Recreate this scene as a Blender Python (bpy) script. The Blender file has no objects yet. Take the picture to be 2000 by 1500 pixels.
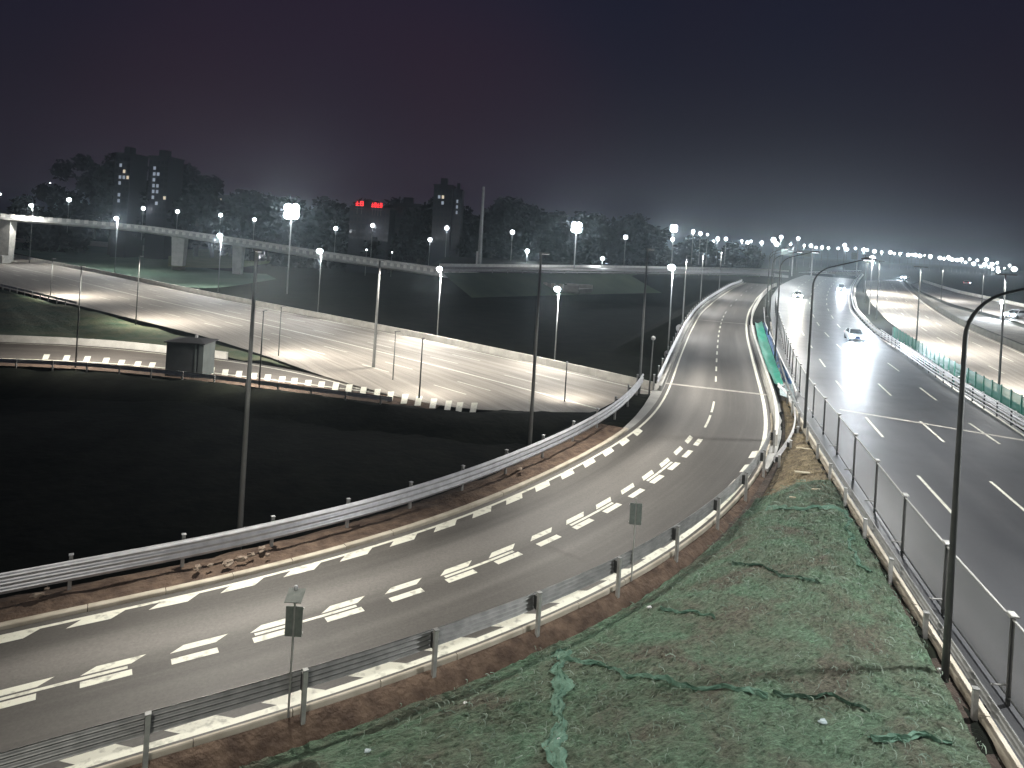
import bpy, math, random
import numpy as np
from mathutils import Vector, Matrix
random.seed(7); rng = np.random.default_rng(7)
C = bpy.context.scene
COL = C.collection
PI = math.pi

# ------------------------------------------------------------------ camera, sky, exposure
F, PX, PY, H = 1380.0, 1000.0, 463.0, 12.0          # lens in photo pixels, horizon, eye height in metres
PHI = math.atan(0.06); CR, SR = math.cos(PHI), math.sin(PHI)
cam = bpy.data.cameras.new('camera'); co = bpy.data.objects.new('camera', cam); COL.objects.link(co)
cam.sensor_width = 36; cam.lens = F / 2000 * 36
cam.shift_y = -(750 - PY) / 2000; cam.clip_start = 0.3; cam.clip_end = 9000
co.matrix_world = Matrix(((CR, -SR, 0, 0), (0, 0, -1, 0), (SR, CR, 0, H), (0, 0, 0, 1)))
C.camera = co
C.view_settings.view_transform = 'Standard'; C.view_settings.look = 'None'
C.view_settings.exposure = 0.0; C.view_settings.gamma = 1
C.view_settings.use_curve_mapping = False
C.render.engine = 'CYCLES'
cy = C.cycles
cy.max_bounces = 3; cy.diffuse_bounces = 2; cy.glossy_bounces = 2; cy.transparent_max_bounces = 12
cy.volume_bounces = 0; cy.transmission_bounces = 2
cy.use_denoising = True; cy.use_light_tree = True
cy.sample_clamp_indirect = 4; cy.caustics_reflective = False; cy.caustics_refractive = False

W = bpy.data.worlds.new('World'); C.world = W; W.use_nodes = True
nt = W.node_tree; nt.nodes.clear(); N = nt.nodes.new; K = nt.links.new
out = N('ShaderNodeOutputWorld'); bg = N('ShaderNodeBackground'); bg2 = N('ShaderNodeBackground'); add = N('ShaderNodeAddShader')
sky = N('ShaderNodeTexSky'); sky.sky_type = 'NISHITA'; sky.sun_disc = False
sky.sun_elevation = math.radians(-4); sky.sun_rotation = math.radians(150)
K(sky.outputs[0], bg2.inputs[0]); bg2.inputs[1].default_value = 0.02      # last trace of sky light
tc = N('ShaderNodeTexCoord'); sx = N('ShaderNodeSeparateXYZ'); K(tc.outputs['Generated'], sx.inputs[0])
rp = N('ShaderNodeValToRGB'); K(sx.outputs['Z'], rp.inputs[0])                # town glow fading upward
e = rp.color_ramp.elements
e[0].position = 0.0; e[0].color = (0.018, 0.0165, 0.0265, 1)
e[1].position = 0.6; e[1].color = (0.0098, 0.0108, 0.0245, 1)
m = e.new(0.16); m.color = (0.0135, 0.0125, 0.0215, 1)
nz = N('ShaderNodeTexNoise'); nz.inputs['Scale'].default_value = 1.6; nz.inputs['Detail'].default_value = 2
K(tc.outputs['Generated'], nz.inputs['Vector'])
mx = N('ShaderNodeMix'); mx.data_type = 'RGBA'; mx.blend_type = 'MULTIPLY'; mx.inputs[0].default_value = 1
cr2 = N('ShaderNodeValToRGB'); K(nz.outputs['Fac'], cr2.inputs[0])
cr2.color_ramp.elements[0].position = .35; cr2.color_ramp.elements[0].color = (1.18, .95, .95, 1)
cr2.color_ramp.elements[1].position = .65; cr2.color_ramp.elements[1].color = (.88, .98, 1.08, 1)
dt = N('ShaderNodeVectorMath'); dt.operation = 'DOT_PRODUCT'; nv_ = Vector((-.22, 1, .10)).normalized(); dt.inputs[1].default_value = nv_; K(tc.outputs['Generated'], dt.inputs[0])
gm = N('ShaderNodeMapRange'); gm.interpolation_type = 'SMOOTHERSTEP'; gm.inputs[1].default_value = .90; gm.inputs[2].default_value = 1.0; K(dt.outputs['Value'], gm.inputs[0])
gx = N('ShaderNodeMix'); gx.data_type = 'RGBA'; gx.blend_type = 'ADD'; K(gm.outputs[0], gx.inputs[0]); K(rp.outputs[0], gx.inputs[6]); gx.inputs[7].default_value = (.0085, .0024, .0034, 1)   # reddish glow over the town
K(gx.outputs[2], mx.inputs[6]); K(cr2.outputs[0], mx.inputs[7]); K(mx.outputs[2], bg.inputs[0]); bg.inputs[1].default_value = 1.0
K(bg.outputs[0], add.inputs[0]); K(bg2.outputs[0], add.inputs[1]); K(add.outputs[0], out.inputs[0])

# ------------------------------------------------------------------ measuring helpers (photo pixel -> point on a surface)
def ray(px, py):
    a = (px - PX) / F; b = -(py - PY) / F
    return np.array([a * CR - b * SR, 1.0, a * SR + b * CR])
def at(px, py, z):
    d = ray(px, py); return np.array([0, 0, H]) + d * ((z - H) / d[2])
def atD(px, py, D): return np.array([0, 0, H]) + ray(px, py) * D
def ong(px, py, g):
    d = ray(px, py); t = 3.0; prev = t
    while t < 2500:
        if H + d[2] * t < g(d[0] * t, d[1] * t): break
        prev = t; t *= 1.02
    a, b = prev, t
    for _ in range(30):
        m = (a + b) / 2
        if H + d[2] * m < g(d[0] * m, d[1] * m): b = m
        else: a = m
    return np.array([d[0] * a, d[1] * a, H + d[2] * a])

# ------------------------------------------------------------------ materials
MATS = {}
def mat(name, base, rough=0.7, metal=0.0, var=0.0, scale=3.0, col2=None, bump=0.0, bscale=20.0, emit=None, estr=0.0, alpha=1.0, coord='Object', detail=4, spec=0.5, stretch=None, lo=.35, hi=.65, bdist=.02):
    if name in MATS: return MATS[name]
    m = bpy.data.materials.new(name); m.use_nodes = True; MATS[name] = m
    t = m.node_tree; p = t.nodes['Principled BSDF']
    p.inputs['Base Color'].default_value = (*base, 1); p.inputs['Roughness'].default_value = rough; p.inputs['Metallic'].default_value = metal
    p.inputs['Specular IOR Level'].default_value = spec
    if alpha < 1: p.inputs['Alpha'].default_value = alpha
    if emit: p.inputs['Emission Color'].default_value = (*emit, 1); p.inputs['Emission Strength'].default_value = estr
    tcn = t.nodes.new('ShaderNodeTexCoord'); src = tcn.outputs[coord]
    if stretch:
        mp = t.nodes.new('ShaderNodeMapping'); mp.inputs['Scale'].default_value = stretch; t.links.new(src, mp.inputs[0]); src = mp.outputs[0]
    if col2 or var:
        n = t.nodes.new('ShaderNodeTexNoise'); n.inputs['Scale'].default_value = scale; n.inputs['Detail'].default_value = detail
        t.links.new(src, n.inputs['Vector'])
        r = t.nodes.new('ShaderNodeValToRGB'); t.links.new(n.outputs['Fac'], r.inputs[0])
        c2 = col2 or tuple(c * (1 + var) for c in base); c1 = base if col2 else tuple(c * (1 - var) for c in base)
        r.color_ramp.elements[0].position = lo; r.color_ramp.elements[0].color = (*c1, 1)
        r.color_ramp.elements[1].position = hi; r.color_ramp.elements[1].color = (*c2, 1)
        t.links.new(r.outputs[0], p.inputs['Base Color'])
    if bump:
        n2 = t.nodes.new('ShaderNodeTexNoise'); n2.inputs['Scale'].default_value = bscale; n2.inputs['Detail'].default_value = 5
        t.links.new(tcn.outputs[coord], n2.inputs['Vector'])
        b = t.nodes.new('ShaderNodeBump'); b.inputs['Strength'].default_value = bump; b.inputs['Distance'].default_value = bdist
        t.links.new(n2.outputs['Fac'], b.inputs['Height']); t.links.new(b.outputs[0], p.inputs['Normal'])
    return m

def road_mat(name, c1, c2, stain, rough, worn=0.5, fine=0.12, rough2=None, lane=None, samt=1.0):
    """asphalt or dusty concrete: along/across UV in metres, streaks along the traffic, blotchy dust, aggregate grain"""
    m = bpy.data.materials.new(name); m.use_nodes = True; t = m.node_tree; p = t.nodes['Principled BSDF']
    Nn = t.nodes.new; L = t.links.new
    uv = Nn('ShaderNodeTexCoord')
    def noise(sc, vec, det=4, rg=.55):
        n = Nn('ShaderNodeTexNoise'); n.inputs['Scale'].default_value = sc; n.inputs['Detail'].default_value = det; n.inputs['Roughness'].default_value = rg
        L(vec, n.inputs['Vector']); return n.outputs['Fac']
    def ramp(f, a, b, ca=(0, 0, 0, 1), cb=(1, 1, 1, 1)):
        r = Nn('ShaderNodeValToRGB'); L(f, r.inputs[0]); r.color_ramp.elements[0].position = a; r.color_ramp.elements[1].position = b
        r.color_ramp.elements[0].color = ca; r.color_ramp.elements[1].color = cb; return r.outputs[0]
    def mix(f, a, b, mode='MIX'):
        x = Nn('ShaderNodeMix'); x.data_type = 'RGBA'; x.blend_type = mode
        if isinstance(f, (int, float)): x.inputs[0].default_value = f
        else: L(f, x.inputs[0])
        for k, v in ((6, a), (7, b)):
            if isinstance(v, tuple): x.inputs[k].default_value = (*v, 1)[:4]
            else: L(v, x.inputs[k])
        return x.outputs[2]
    mp = Nn('ShaderNodeMapping'); mp.inputs['Scale'].default_value = (0.018, 0.55, 1); L(uv.outputs['UV'], mp.inputs[0])
    mp2 = Nn('ShaderNodeMapping'); mp2.inputs['Scale'].default_value = (0.10, 0.35, 1); L(uv.outputs['UV'], mp2.inputs[0])
    mp3 = Nn('ShaderNodeMapping'); mp3.inputs['Scale'].default_value = (0.05, 2.2, 1); L(uv.outputs['UV'], mp3.inputs[0])
    base = mix(ramp(noise(1.0, mp2.outputs[0]), .35, .65), c1, c2)
    base = mix(mix(1.0, ramp(noise(1.0, mp.outputs[0], 2), .48, .70), (worn,) * 3, 'MULTIPLY'), base, stain)
    base = mix(mix(1.0, ramp(noise(1.0, mp3.outputs[0], 3, .7), .5, .8), (worn * .5,) * 3, 'MULTIPLY'), base, stain)
    if lane is not None:                                   # dusty strip between the wheel tracks, at a distance across the road
        s = Nn('ShaderNodeSeparateXYZ'); L(uv.outputs['UV'], s.inputs[0])
        w1 = Nn('ShaderNodeMath'); w1.operation = 'MULTIPLY_ADD'; L(noise(1.0, mp2.outputs[0], 2), w1.inputs[0]); w1.inputs[1].default_value = 1.1; L(s.outputs[1], w1.inputs[2])
        d = Nn('ShaderNodeMath'); d.operation = 'SUBTRACT'; L(w1.outputs[0], d.inputs[0]); d.inputs[1].default_value = lane[0] + .55
        ab = Nn('ShaderNodeMath'); ab.operation = 'ABSOLUTE'; L(d.outputs[0], ab.inputs[0])
        mr = Nn('ShaderNodeMapRange'); mr.inputs[1].default_value = lane[1]; mr.inputs[2].default_value = 0; mr.interpolation_type = 'SMOOTHSTEP'
        L(ab.outputs[0], mr.inputs[0])
        brk = Nn('ShaderNodeMath'); brk.operation = 'MULTIPLY'; L(mr.outputs[0], brk.inputs[0]); L(ramp(noise(.35, mp2.outputs[0], 3), .3, .6), brk.inputs[1])
        b2 = Nn('ShaderNodeMath'); b2.operation = 'MULTIPLY'; L(brk.outputs[0], b2.inputs[0]); b2.inputs[1].default_value = samt
        base = mix(b2.outputs[0], base, stain)
    obn = noise(9.0, uv.outputs['Object'], 6, .7)
    base = mix(1.0, base, ramp(obn, .3, .7, (1 - fine,) * 3 + (1,), (1 + fine,) * 3 + (1,)), 'MULTIPLY')
    L(base, p.inputs['Base Color'])
    if rough2 is None: p.inputs['Roughness'].default_value = rough
    else:
        rr = Nn('ShaderNodeMapRange'); L(noise(.4, uv.outputs['Object'], 3), rr.inputs[0]); rr.inputs[3].default_value = rough; rr.inputs[4].default_value = rough2; L(rr.outputs[0], p.inputs['Roughness'])
    b = Nn('ShaderNodeBump'); b.inputs['Strength'].default_value = .25; b.inputs['Distance'].default_value = .008
    L(noise(60, uv.outputs['Object'], 3), b.inputs['Height']); L(b.outputs[0], p.inputs['Normal'])
    return m

M_RAMP = road_mat('ramp_asphalt', (.062, .058, .053), (.082, .077, .070), (.20, .19, .175), .62, worn=.40, lane=(-1.5, 1.5), samt=.7, fine=.2)
M_HWY = road_mat('highway_asphalt', (.058, .060, .065), (.074, .076, .080), (.11, .11, .112), .34, worn=.35, rough2=.5)
M_DUST = road_mat('dusty_concrete', (.23, .21, .182), (.30, .272, .236), (.46, .42, .36), .75, worn=.55)
M_DUST2 = road_mat('dusty_asphalt', (.16, .15, .14), (.22, .205, .19), (.36, .34, .31), .75, worn=.6)
M_SLIP = road_mat('dark_dusty_asphalt', (.085, .076, .066), (.12, .108, .094), (.20, .18, .155), .75, worn=.5)
M_PAINT = mat('road_paint', (.34, .34, .29), .6, var=.0, col2=(.70, .70, .60), scale=3.5, detail=10, lo=.28, hi=.46)
M_PAINT2 = mat('worn_road_paint', (.36, .36, .35), .6, col2=(.62, .62, .60), scale=4, detail=8)
M_KERB = mat('kerb_concrete', (.38, .34, .27), .8, col2=(.50, .46, .38), scale=1.5, bump=.3, bscale=30)
M_CONC = mat('grey_concrete', (.30, .30, .285), .85, col2=(.40, .40, .38), scale=.7, bump=.2, bscale=15)
M_PALE = mat('pale_concrete', (.52, .51, .47), .8, col2=(.66, .65, .60), scale=.8, bump=.2)
M_JOINT = mat('joint_concrete', (.40, .38, .34), .7, col2=(.52, .50, .45), scale=2)
M_STEEL = mat('galvanised_steel', (.50, .51, .53), .38, .35, col2=(.62, .63, .65), scale=2.5, bump=.05, bscale=12)
M_STEELD = mat('shaded_galvanised_steel', (.17, .175, .17), .5, .3, col2=(.25, .255, .245), scale=2.5)  # galvanised steel darkened in colour to hold the shade on rail backs
M_POST = mat('post_steel', (.40, .40, .39), .5, .6, col2=(.52, .52, .50), scale=4)
M_POLE = mat('lamp_pole_paint', (.26, .27, .265), .6, .1, var=.12, scale=1.2)
M_DARKP = mat('dark_pole_paint', (.07, .075, .072), .5, .1, var=.2, scale=1.5)
M_FPOST = mat('fence_post_paint', (.05, .052, .05), .5, .3, var=.2, scale=2)
M_FRAIL = mat('fence_rail_paint', (.42, .42, .40), .5, .3, var=.12, scale=2)
M_MESH = mat('fence_wire_mesh', (.26, .265, .26), .6, .2, alpha=.42)
M_GMESH = mat('green_fence_mesh', (.02, .16, .12), .6, .1, alpha=.80)
M_GPOST = mat('green_fence_paint', (.03, .20, .15), .5, .1)
M_SOIL = mat('red_brown_soil', (.060, .038, .027), .95, col2=(.135, .092, .064), scale=1.8, detail=8, bump=1.0, bscale=6, bdist=.10)
M_STRAW = mat('straw_soil', (.075, .055, .030), .95, col2=(.18, .145, .085), scale=2.5, detail=8, bump=1, bscale=8, bdist=.1)
M_ROCK = mat('broken_concrete', (.17, .125, .095), .9, col2=(.30, .25, .20), scale=3, bump=.5, bscale=8)
M_NETG = mat('green_net', (.030, .07, .045), .85, col2=(.075, .14, .10), scale=1.2, detail=8, bump=.6, bscale=14, bdist=.03)
M_NETL = mat('folded_green_net', (.055, .125, .085), .8, col2=(.12, .225, .165), scale=2.0, detail=8, bump=.6, bscale=18, bdist=.03)
M_TARPG = mat('green_tarpaulin', (.005, .19, .12), .6, col2=(.01, .26, .18), scale=1.2, bump=.4, bscale=4)
M_TARPB = mat('blue_tarpaulin', (.03, .10, .24), .6, col2=(.05, .15, .32), scale=1.2, bump=.4, bscale=4)
M_TARPW = mat('pale_sheet', (.34, .42, .44), .6, var=.15, scale=2, bump=.4, bscale=4)
M_SIGNB = mat('sign_back_metal', (.15, .17, .155), .6, .3, var=.15, scale=6)
M_WHITE = mat('white_metal', (.62, .62, .62), .5, .1, var=.1, scale=2)
M_HOUSING = mat('lamp_housing', (.16, .16, .16), .5, .4)
M_LENS = mat('lamp_lens', (.9, .9, .9), .3, emit=(.86, .95, 1.0), estr=30)
M_LENSF = mat('far_lamp_lens', (.9, .9, .9), .3, emit=(.90, .95, 1.0), estr=9)
M_HUT = mat('hut_render', (.05, .055, .06), .85, var=.12, scale=1, bump=.1)
M_HUTP = mat('hut_corner', (.09, .105, .105), .8, var=.12, scale=1)
M_ROOF = mat('hut_roof', (.03, .03, .035), .8)
M_BARK = mat('bark', (.03, .025, .02), .9)
M_LEAF = mat('leaves', (.004, .006, .005), .95, var=.4, scale=.8, spec=.05)
M_TOWER = mat('tower_concrete', (.012, .012, .018), .85, var=.2, scale=.05)
M_WARMW = mat('lit_window_warm', (.3, .3, .2), .4, emit=(1.0, .84, .62), estr=.7)
M_COOLW = mat('lit_window_cool', (.3, .3, .3), .4, emit=(.70, .82, 1.0), estr=.36)
M_DARKW = mat('unlit_window', (.02, .022, .03), .2)
M_RED = mat('red_sign_light', (.5, .05, .05), .4, emit=(1.0, .03, .035), estr=3.2)
M_CARW = mat('white_car_paint', (.62, .64, .66), .25, .1)
M_GLASS = mat('car_glass', (.02, .022, .025), .08)
M_TYRE = mat('tyre_rubber', (.02, .02, .02), .8)
M_HEADL = mat('headlight_glow', (.9, .9, .9), .2, emit=(.82, .92, 1.0), estr=60)
M_HEADW = mat('warm_headlight_glow', (.9, .9, .9), .2, emit=(1.0, .95, .80), estr=60)
M_TAIL = mat('tail_light_glow', (.6, .05, .05), .2, emit=(1.0, .12, .12), estr=3)
M_PLATE = mat('number_plate', (.05, .12, .4), .5)

# ------------------------------------------------------------------ mesh helpers
def mesh(name, v, f, m, smooth=False, uv=None):
    me = bpy.data.meshes.new(name); me.from_pydata([tuple(map(float, p)) for p in v], [], [tuple(q) for q in f])
    ms = m if isinstance(m, (list, tuple)) else [m]
    for k in ms: me.materials.append(k)
    if uv is not None:
        l = me.uv_layers.new(name='UVMap'); idx = np.empty(len(me.loops), int); me.loops.foreach_get('vertex_index', idx)
        l.data.foreach_set('uv', np.asarray(uv, float)[idx].ravel())
    if smooth: me.polygons.foreach_set('use_smooth', [True] * len(me.polygons))
    me.update(); return me
def link(name, me, parent=None, loc=None, rotz=0.0, base=None):
    """loc is a world position; a parent is an unrotated Empty unless local coordinates are wanted"""
    o = bpy.data.objects.new(name, me); COL.objects.link(o)
    if parent is not None: o.parent = parent
    p = Vector(loc) if loc is not None else Vector((0, 0, 0))
    if base is not None: p = p - Vector(base)
    o.location = p; o.rotation_euler = (0, 0, rotz); return o
def tag(o, label, cat, group=None, kind=None):
    if label: o['label'] = label
    if cat: o['category'] = cat
    if group: o['group'] = group
    if kind: o['kind'] = kind
    return o
def empty(name, loc, rotz=0.0, label=None, cat=None, group=None, kind=None):
    o = bpy.data.objects.new(name, None); COL.objects.link(o); o.location = tuple(map(float, loc)); o.rotation_euler = (0, 0, rotz)
    o.empty_display_size = .2
    return tag(o, label, cat, group, kind)
def wpart(name, v, f, m, parent, smooth=False, uv=None):
    """world-space vertices, as a child of an unrotated Empty or mesh"""
    P = np.zeros(3); q = parent
    while q is not None: P += np.array(q.location); q = q.parent
    o = bpy.data.objects.new(name, mesh(name, np.asarray(v, float) - P, f, m, smooth, uv)); COL.objects.link(o); o.parent = parent; return o
def structure(name, v, f, m, smooth=False, uv=None):
    o = bpy.data.objects.new(name, mesh(name, v, f, m, smooth, uv)); COL.objects.link(o); o['kind'] = 'structure'; return o
def box(x0, x1, y0, y1, z0, z1):
    v = [(x0, y0, z0), (x1, y0, z0), (x1, y1, z0), (x0, y1, z0), (x0, y0, z1), (x1, y0, z1), (x1, y1, z1), (x0, y1, z1)]
    return v, [(0, 3, 2, 1), (4, 5, 6, 7), (0, 1, 5, 4), (1, 2, 6, 5), (2, 3, 7, 6), (3, 0, 4, 7)]
def bbox_(x0, x1, y0, y1, z0, z1, b=.02):
    """box with chamfered upper edges"""
    v = [(x0, y0, z0), (x1, y0, z0), (x1, y1, z0), (x0, y1, z0), (x0, y0, z1 - b), (x1, y0, z1 - b), (x1, y1, z1 - b), (x0, y1, z1 - b),
         (x0 + b, y0 + b, z1), (x1 - b, y0 + b, z1), (x1 - b, y1 - b, z1), (x0 + b, y1 - b, z1)]
    f = [(0, 3, 2, 1), (8, 9, 10, 11), (0, 1, 5, 4), (1, 2, 6, 5), (2, 3, 7, 6), (3, 0, 4, 7), (4, 5, 9, 8), (5, 6, 10, 9), (6, 7, 11, 10), (7, 4, 8, 11)]
    return v, f
def merge(*parts):
    V, Fc = [], []
    for v, f in parts:
        n = len(V); V += [tuple(p) for p in v]; Fc += [tuple(i + n for i in q) for q in f]
    return V, Fc
def tube(path, radii, n=10, cap=True):
    path = [Vector(p) for p in path]; V, Fc = [], []
    if isinstance(radii, (int, float)): radii = [radii] * len(path)
    for i, p in enumerate(path):
        d = (path[min(i + 1, len(path) - 1)] - path[max(i - 1, 0)]).normalized()
        u = d.cross(Vector((0, 1, 0)));
        if u.length < .1: u = d.cross(Vector((1, 0, 0)))
        u.normalize(); w = d.cross(u)
        for k in range(n):
            a = 2 * PI * k / n; V.append(tuple(p + (u * math.cos(a) + w * math.sin(a)) * radii[i]))
    for i in range(len(path) - 1):
        for k in range(n):
            a, b = i * n + k, i * n + (k + 1) % n; Fc.append((a, b, b + n, a + n))
    if cap: Fc += [tuple(range(n))[::-1], tuple(range((len(path) - 1) * n, len(path) * n))]
    return V, Fc
def ellipsoid(rx, ry, rz, n=12, m=7, c=(0, 0, 0)):
    V, Fc = [(c[0], c[1], c[2] - rz)], []
    for i in range(1, m):
        t = PI * i / m
        for k in range(n):
            a = 2 * PI * k / n; V.append((c[0] + rx * math.sin(t) * math.cos(a), c[1] + ry * math.sin(t) * math.sin(a), c[2] - rz * math.cos(t)))
    V.append((c[0], c[1], c[2] + rz)); L = len(V) - 1
    for k in range(n): Fc.append((0, 1 + (k + 1) % n, 1 + k)); Fc.append((L, L - n + k, L - n + (k + 1) % n))
    for i in range(m - 2):
        for k in range(n):
            a, b = 1 + i * n + k, 1 + i * n + (k + 1) % n; Fc.append((a, b, b + n, a + n))
    return V, Fc

# ------------------------------------------------------------------ lines on the ground
def resample(P, n=None, step=None):
    P = np.asarray(P, float); s = np.r_[0, np.cumsum(np.hypot(*np.diff(P[:, :2], axis=0).T))]
    if n is None: n = max(2, int(s[-1] / step) + 1)
    t = np.linspace(0, s[-1], n); return np.stack([np.interp(t, s, P[:, k]) for k in range(P.shape[1])], 1)
def smooth(P, it=20):
    P = P.copy()
    for _ in range(it): P[1:-1] = .25 * P[:-2] + .5 * P[1:-1] + .25 * P[2:]
    return P
class Line:
    """a smooth line in plan with height; offset and station queries"""
    def __init__(s, P, step=1.0, it=12):
        P = smooth(resample(P, step=step), it); s.P = P
        d = np.gradient(P[:, :2], axis=0); s.T = d / np.linalg.norm(d, axis=1)[:, None]
        s.N = np.stack([s.T[:, 1], -s.T[:, 0]], 1)                     # to the right of travel
        s.S = np.r_[0, np.cumsum(np.hypot(*np.diff(P[:, :2], axis=0).T))]; s.len = s.S[-1]
    def pos(s, u, t=0.0, dz=0.0):
        x, y, z = (np.interp(u, s.S, s.P[:, k]) for k in range(3)); nx, ny = (np.interp(u, s.S, s.N[:, k]) for k in range(2))
        return np.array([x + nx * t, y + ny * t, z + dz])
    def ang(s, u): return math.atan2(np.interp(u, s.S, s.T[:, 1]), np.interp(u, s.S, s.T[:, 0]))
    def near(s, X, Y):
        """distance to the right (+) or left (-), station, height for arrays"""
        X = np.asarray(X, float).ravel(); Y = np.asarray(Y, float).ravel(); D = np.empty(len(X)); U = np.empty(len(X)); Z = np.empty(len(X))
        for i in range(0, len(X), 4000):
            dx = X[i:i + 4000, None] - s.P[None, :, 0]; dy = Y[i:i + 4000, None] - s.P[None, :, 1]
            k = np.argmin(dx * dx + dy * dy, 1); r = np.arange(len(k))
            a = dx[r, k] * s.N[k, 0] + dy[r, k] * s.N[k, 1]; d = np.hypot(dx[r, k], dy[r, k])
            D[i:i + 4000] = np.where(a >= 0, d, -d); U[i:i + 4000] = s.S[k]; Z[i:i + 4000] = s.P[k, 2]
        return D, U, Z
def strip(line, t0, t1, dz, u0=0, u1=None, step=1.0, cols=1):
    """quads between two offsets; t0/t1 numbers or functions of station; uv in metres"""
    u1 = line.len if u1 is None else u1; n = max(2, int((u1 - u0) / step) + 1); V, UV, Fc = [], [], []
    for i, u in enumerate(np.linspace(u0, u1, n)):
        a = t0(u) if callable(t0) else t0; b = t1(u) if callable(t1) else t1
        for c in range(cols + 1):
            t = a + (b - a) * c / cols; V.append(line.pos(u, t, dz)); UV.append((u, t))
        if i:
            q = (i - 1) * (cols + 1)
            for c in range(cols): Fc.append((q + c, q + c + cols + 1, q + c + cols + 2, q + c + 1)[::-1])
    return V, Fc, UV
def sweep(line, prof, u0, u1, step=1.0, closed=True, t=0.0, dz=0.0):
    """sweep a (across, up) profile along a line"""
    n = max(2, int(math.ceil((u1 - u0) / step)) + 1); m = len(prof); V, Fc = [], []
    for i, u in enumerate(np.linspace(u0, u1, n)):
        for a, b in prof: V.append(line.pos(u, (t(u) if callable(t) else t) + a, dz + b))
        if i:
            q = (i - 1) * m
            for k in range(m if closed else m - 1):
                k2 = (k + 1) % m; Fc.append((q + k, q + k2, q + m + k2, q + m + k))
    if closed: Fc += [tuple(range(m))[::-1], tuple(range((n - 1) * m, n * m))]
    return V, Fc

def ramp_z(x, y): return float(np.interp(y, [18, 30, 62, 110, 260, 600], [-3, -2.3, 0, 0.2, 2.8, 3.2]))
def hwy_z(x, y): return float(np.interp(y, [0, 120, 330, 600], [0, 0, 3.6, 4.6]))
LP = [(0, 1237), (110, 1213), (260, 1178), (400, 1150), (467, 1135), (590, 1100), (700, 1068), (825, 1036), (900, 1008), (975, 972), (1050, 945), (1125, 905), (1180, 876), (1225, 850), (1267, 815), (1284, 798), (1305, 765), (1325, 710), (1350, 648), (1370, 610), (1400, 584), (1435, 561), (1480, 547)]
RP = [(160, 1499), (290, 1476), (400, 1446), (550, 1397), (750, 1332), (900, 1280), (1075, 1205), (1235, 1132), (1300, 1088), (1390, 1022), (1440, 972), (1472, 930), (1496, 886), (1504, 850), (1498, 810), (1488, 770), (1470, 710), (1458, 660), (1456, 632), (1464, 605), (1480, 580), (1505, 557)]
Lw = smooth(resample([ong(*p, ramp_z) for p in LP], step=1), 15); Rw = smooth(resample([ong(*p, ramp_z) for p in RP], step=1), 15)
cc, ww = [], []
for p in Lw:
    if p[1] > 225: break
    d = np.hypot(*(Rw[:, :2] - p[:2]).T); k = d.argmin()
    if d[k] < 16: cc.append((p + Rw[k]) / 2); ww.append(d[k])
cc = np.array(cc); ww = np.clip(np.array(ww), 7.6, 9.2)
d0 = cc[0] - cc[12]; d0[2] = -.25; d0 /= np.linalg.norm(d0[:2])
ext = np.array([cc[0] + d0 * k + np.array([0, -k * k * .0025, 0]) for k in range(40, 0, -1)])
ramp_pts = np.vstack([ext, cc])
RAMP = Line(ramp_pts, 1.0, 12)
ui = np.linspace(0, RAMP.len, len(ramp_pts)); wi = smooth(np.r_[np.full(40, ww[0]), ww][:, None], 60)[:, 0]
def rhw(u): return float(np.interp(u, ui, wi)) / 2                    # half width between the edge lines
HLP = [(1868, 1305), (1760, 1137), (1700, 1042), (1640, 946), (1597, 872), (1575, 840), (1552, 800), (1535, 755), (1520, 700), (1510, 650), (1504, 610), (1506, 580), (1522, 558), (1548, 545), (1572, 537)]
HRP = [(2000, 844), (1860, 752), (1772, 688), (1700, 648), (1664, 606), (1660, 580), (1664, 560), (1672, 546), (1682, 536)]
hl = np.array([ong(*p, hwy_z) for p in HLP]); hl = np.vstack([[hl[0] + (hl[0] - hl[2]) * k for k in (2.6, 1.2)], hl])
HL = Line(hl, 1.5, 30)
hr = np.array([ong(*p, hwy_z) for p in HRP]); hr = np.vstack([[hr[0] + (hr[0] - hr[1]) * k for k in (2.3, 1.1)], hr])
HR = Line(hr, 1.5, 30)

# ------------------------------------------------------------------ terrain
def sst(x): x = np.clip(x, 0, 1); return x * x * (3 - 2 * x)
def wob(X, Y, s, k): return np.sin(X * s * 1.7 + k) * np.cos(Y * s * 1.3 - k * 2) + .5 * np.sin(X * s * 3.1 - Y * s * 2.3 + k * 5)
VT = {}
def vnoise(x, y, seed):
    if seed not in VT: VT[seed] = np.random.default_rng(seed).random((256, 256))
    r = VT[seed]; xi = np.floor(x).astype(int); yi = np.floor(y).astype(int); fx = sst(x - xi); fy = sst(y - yi)
    g = lambda a, b: r[a & 255, b & 255]
    return (g(xi, yi) * (1 - fx) + g(xi + 1, yi) * fx) * (1 - fy) + (g(xi, yi + 1) * (1 - fx) + g(xi + 1, yi + 1) * fx) * fy
def fbm(x, y, sc, seed=1, oc=4, rot=.6):
    t = 0; a = .5; x = np.asarray(x) * sc; y = np.asarray(y) * sc
    for k_ in range(oc): t = t + a * vnoise(x, y, seed + k_); x, y = (x * math.cos(rot) - y * math.sin(rot)) * 2.03 + 5.1, (x * math.sin(rot) + y * math.cos(rot)) * 2.03 + 9.7; a *= .5
    return t - .47
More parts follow.
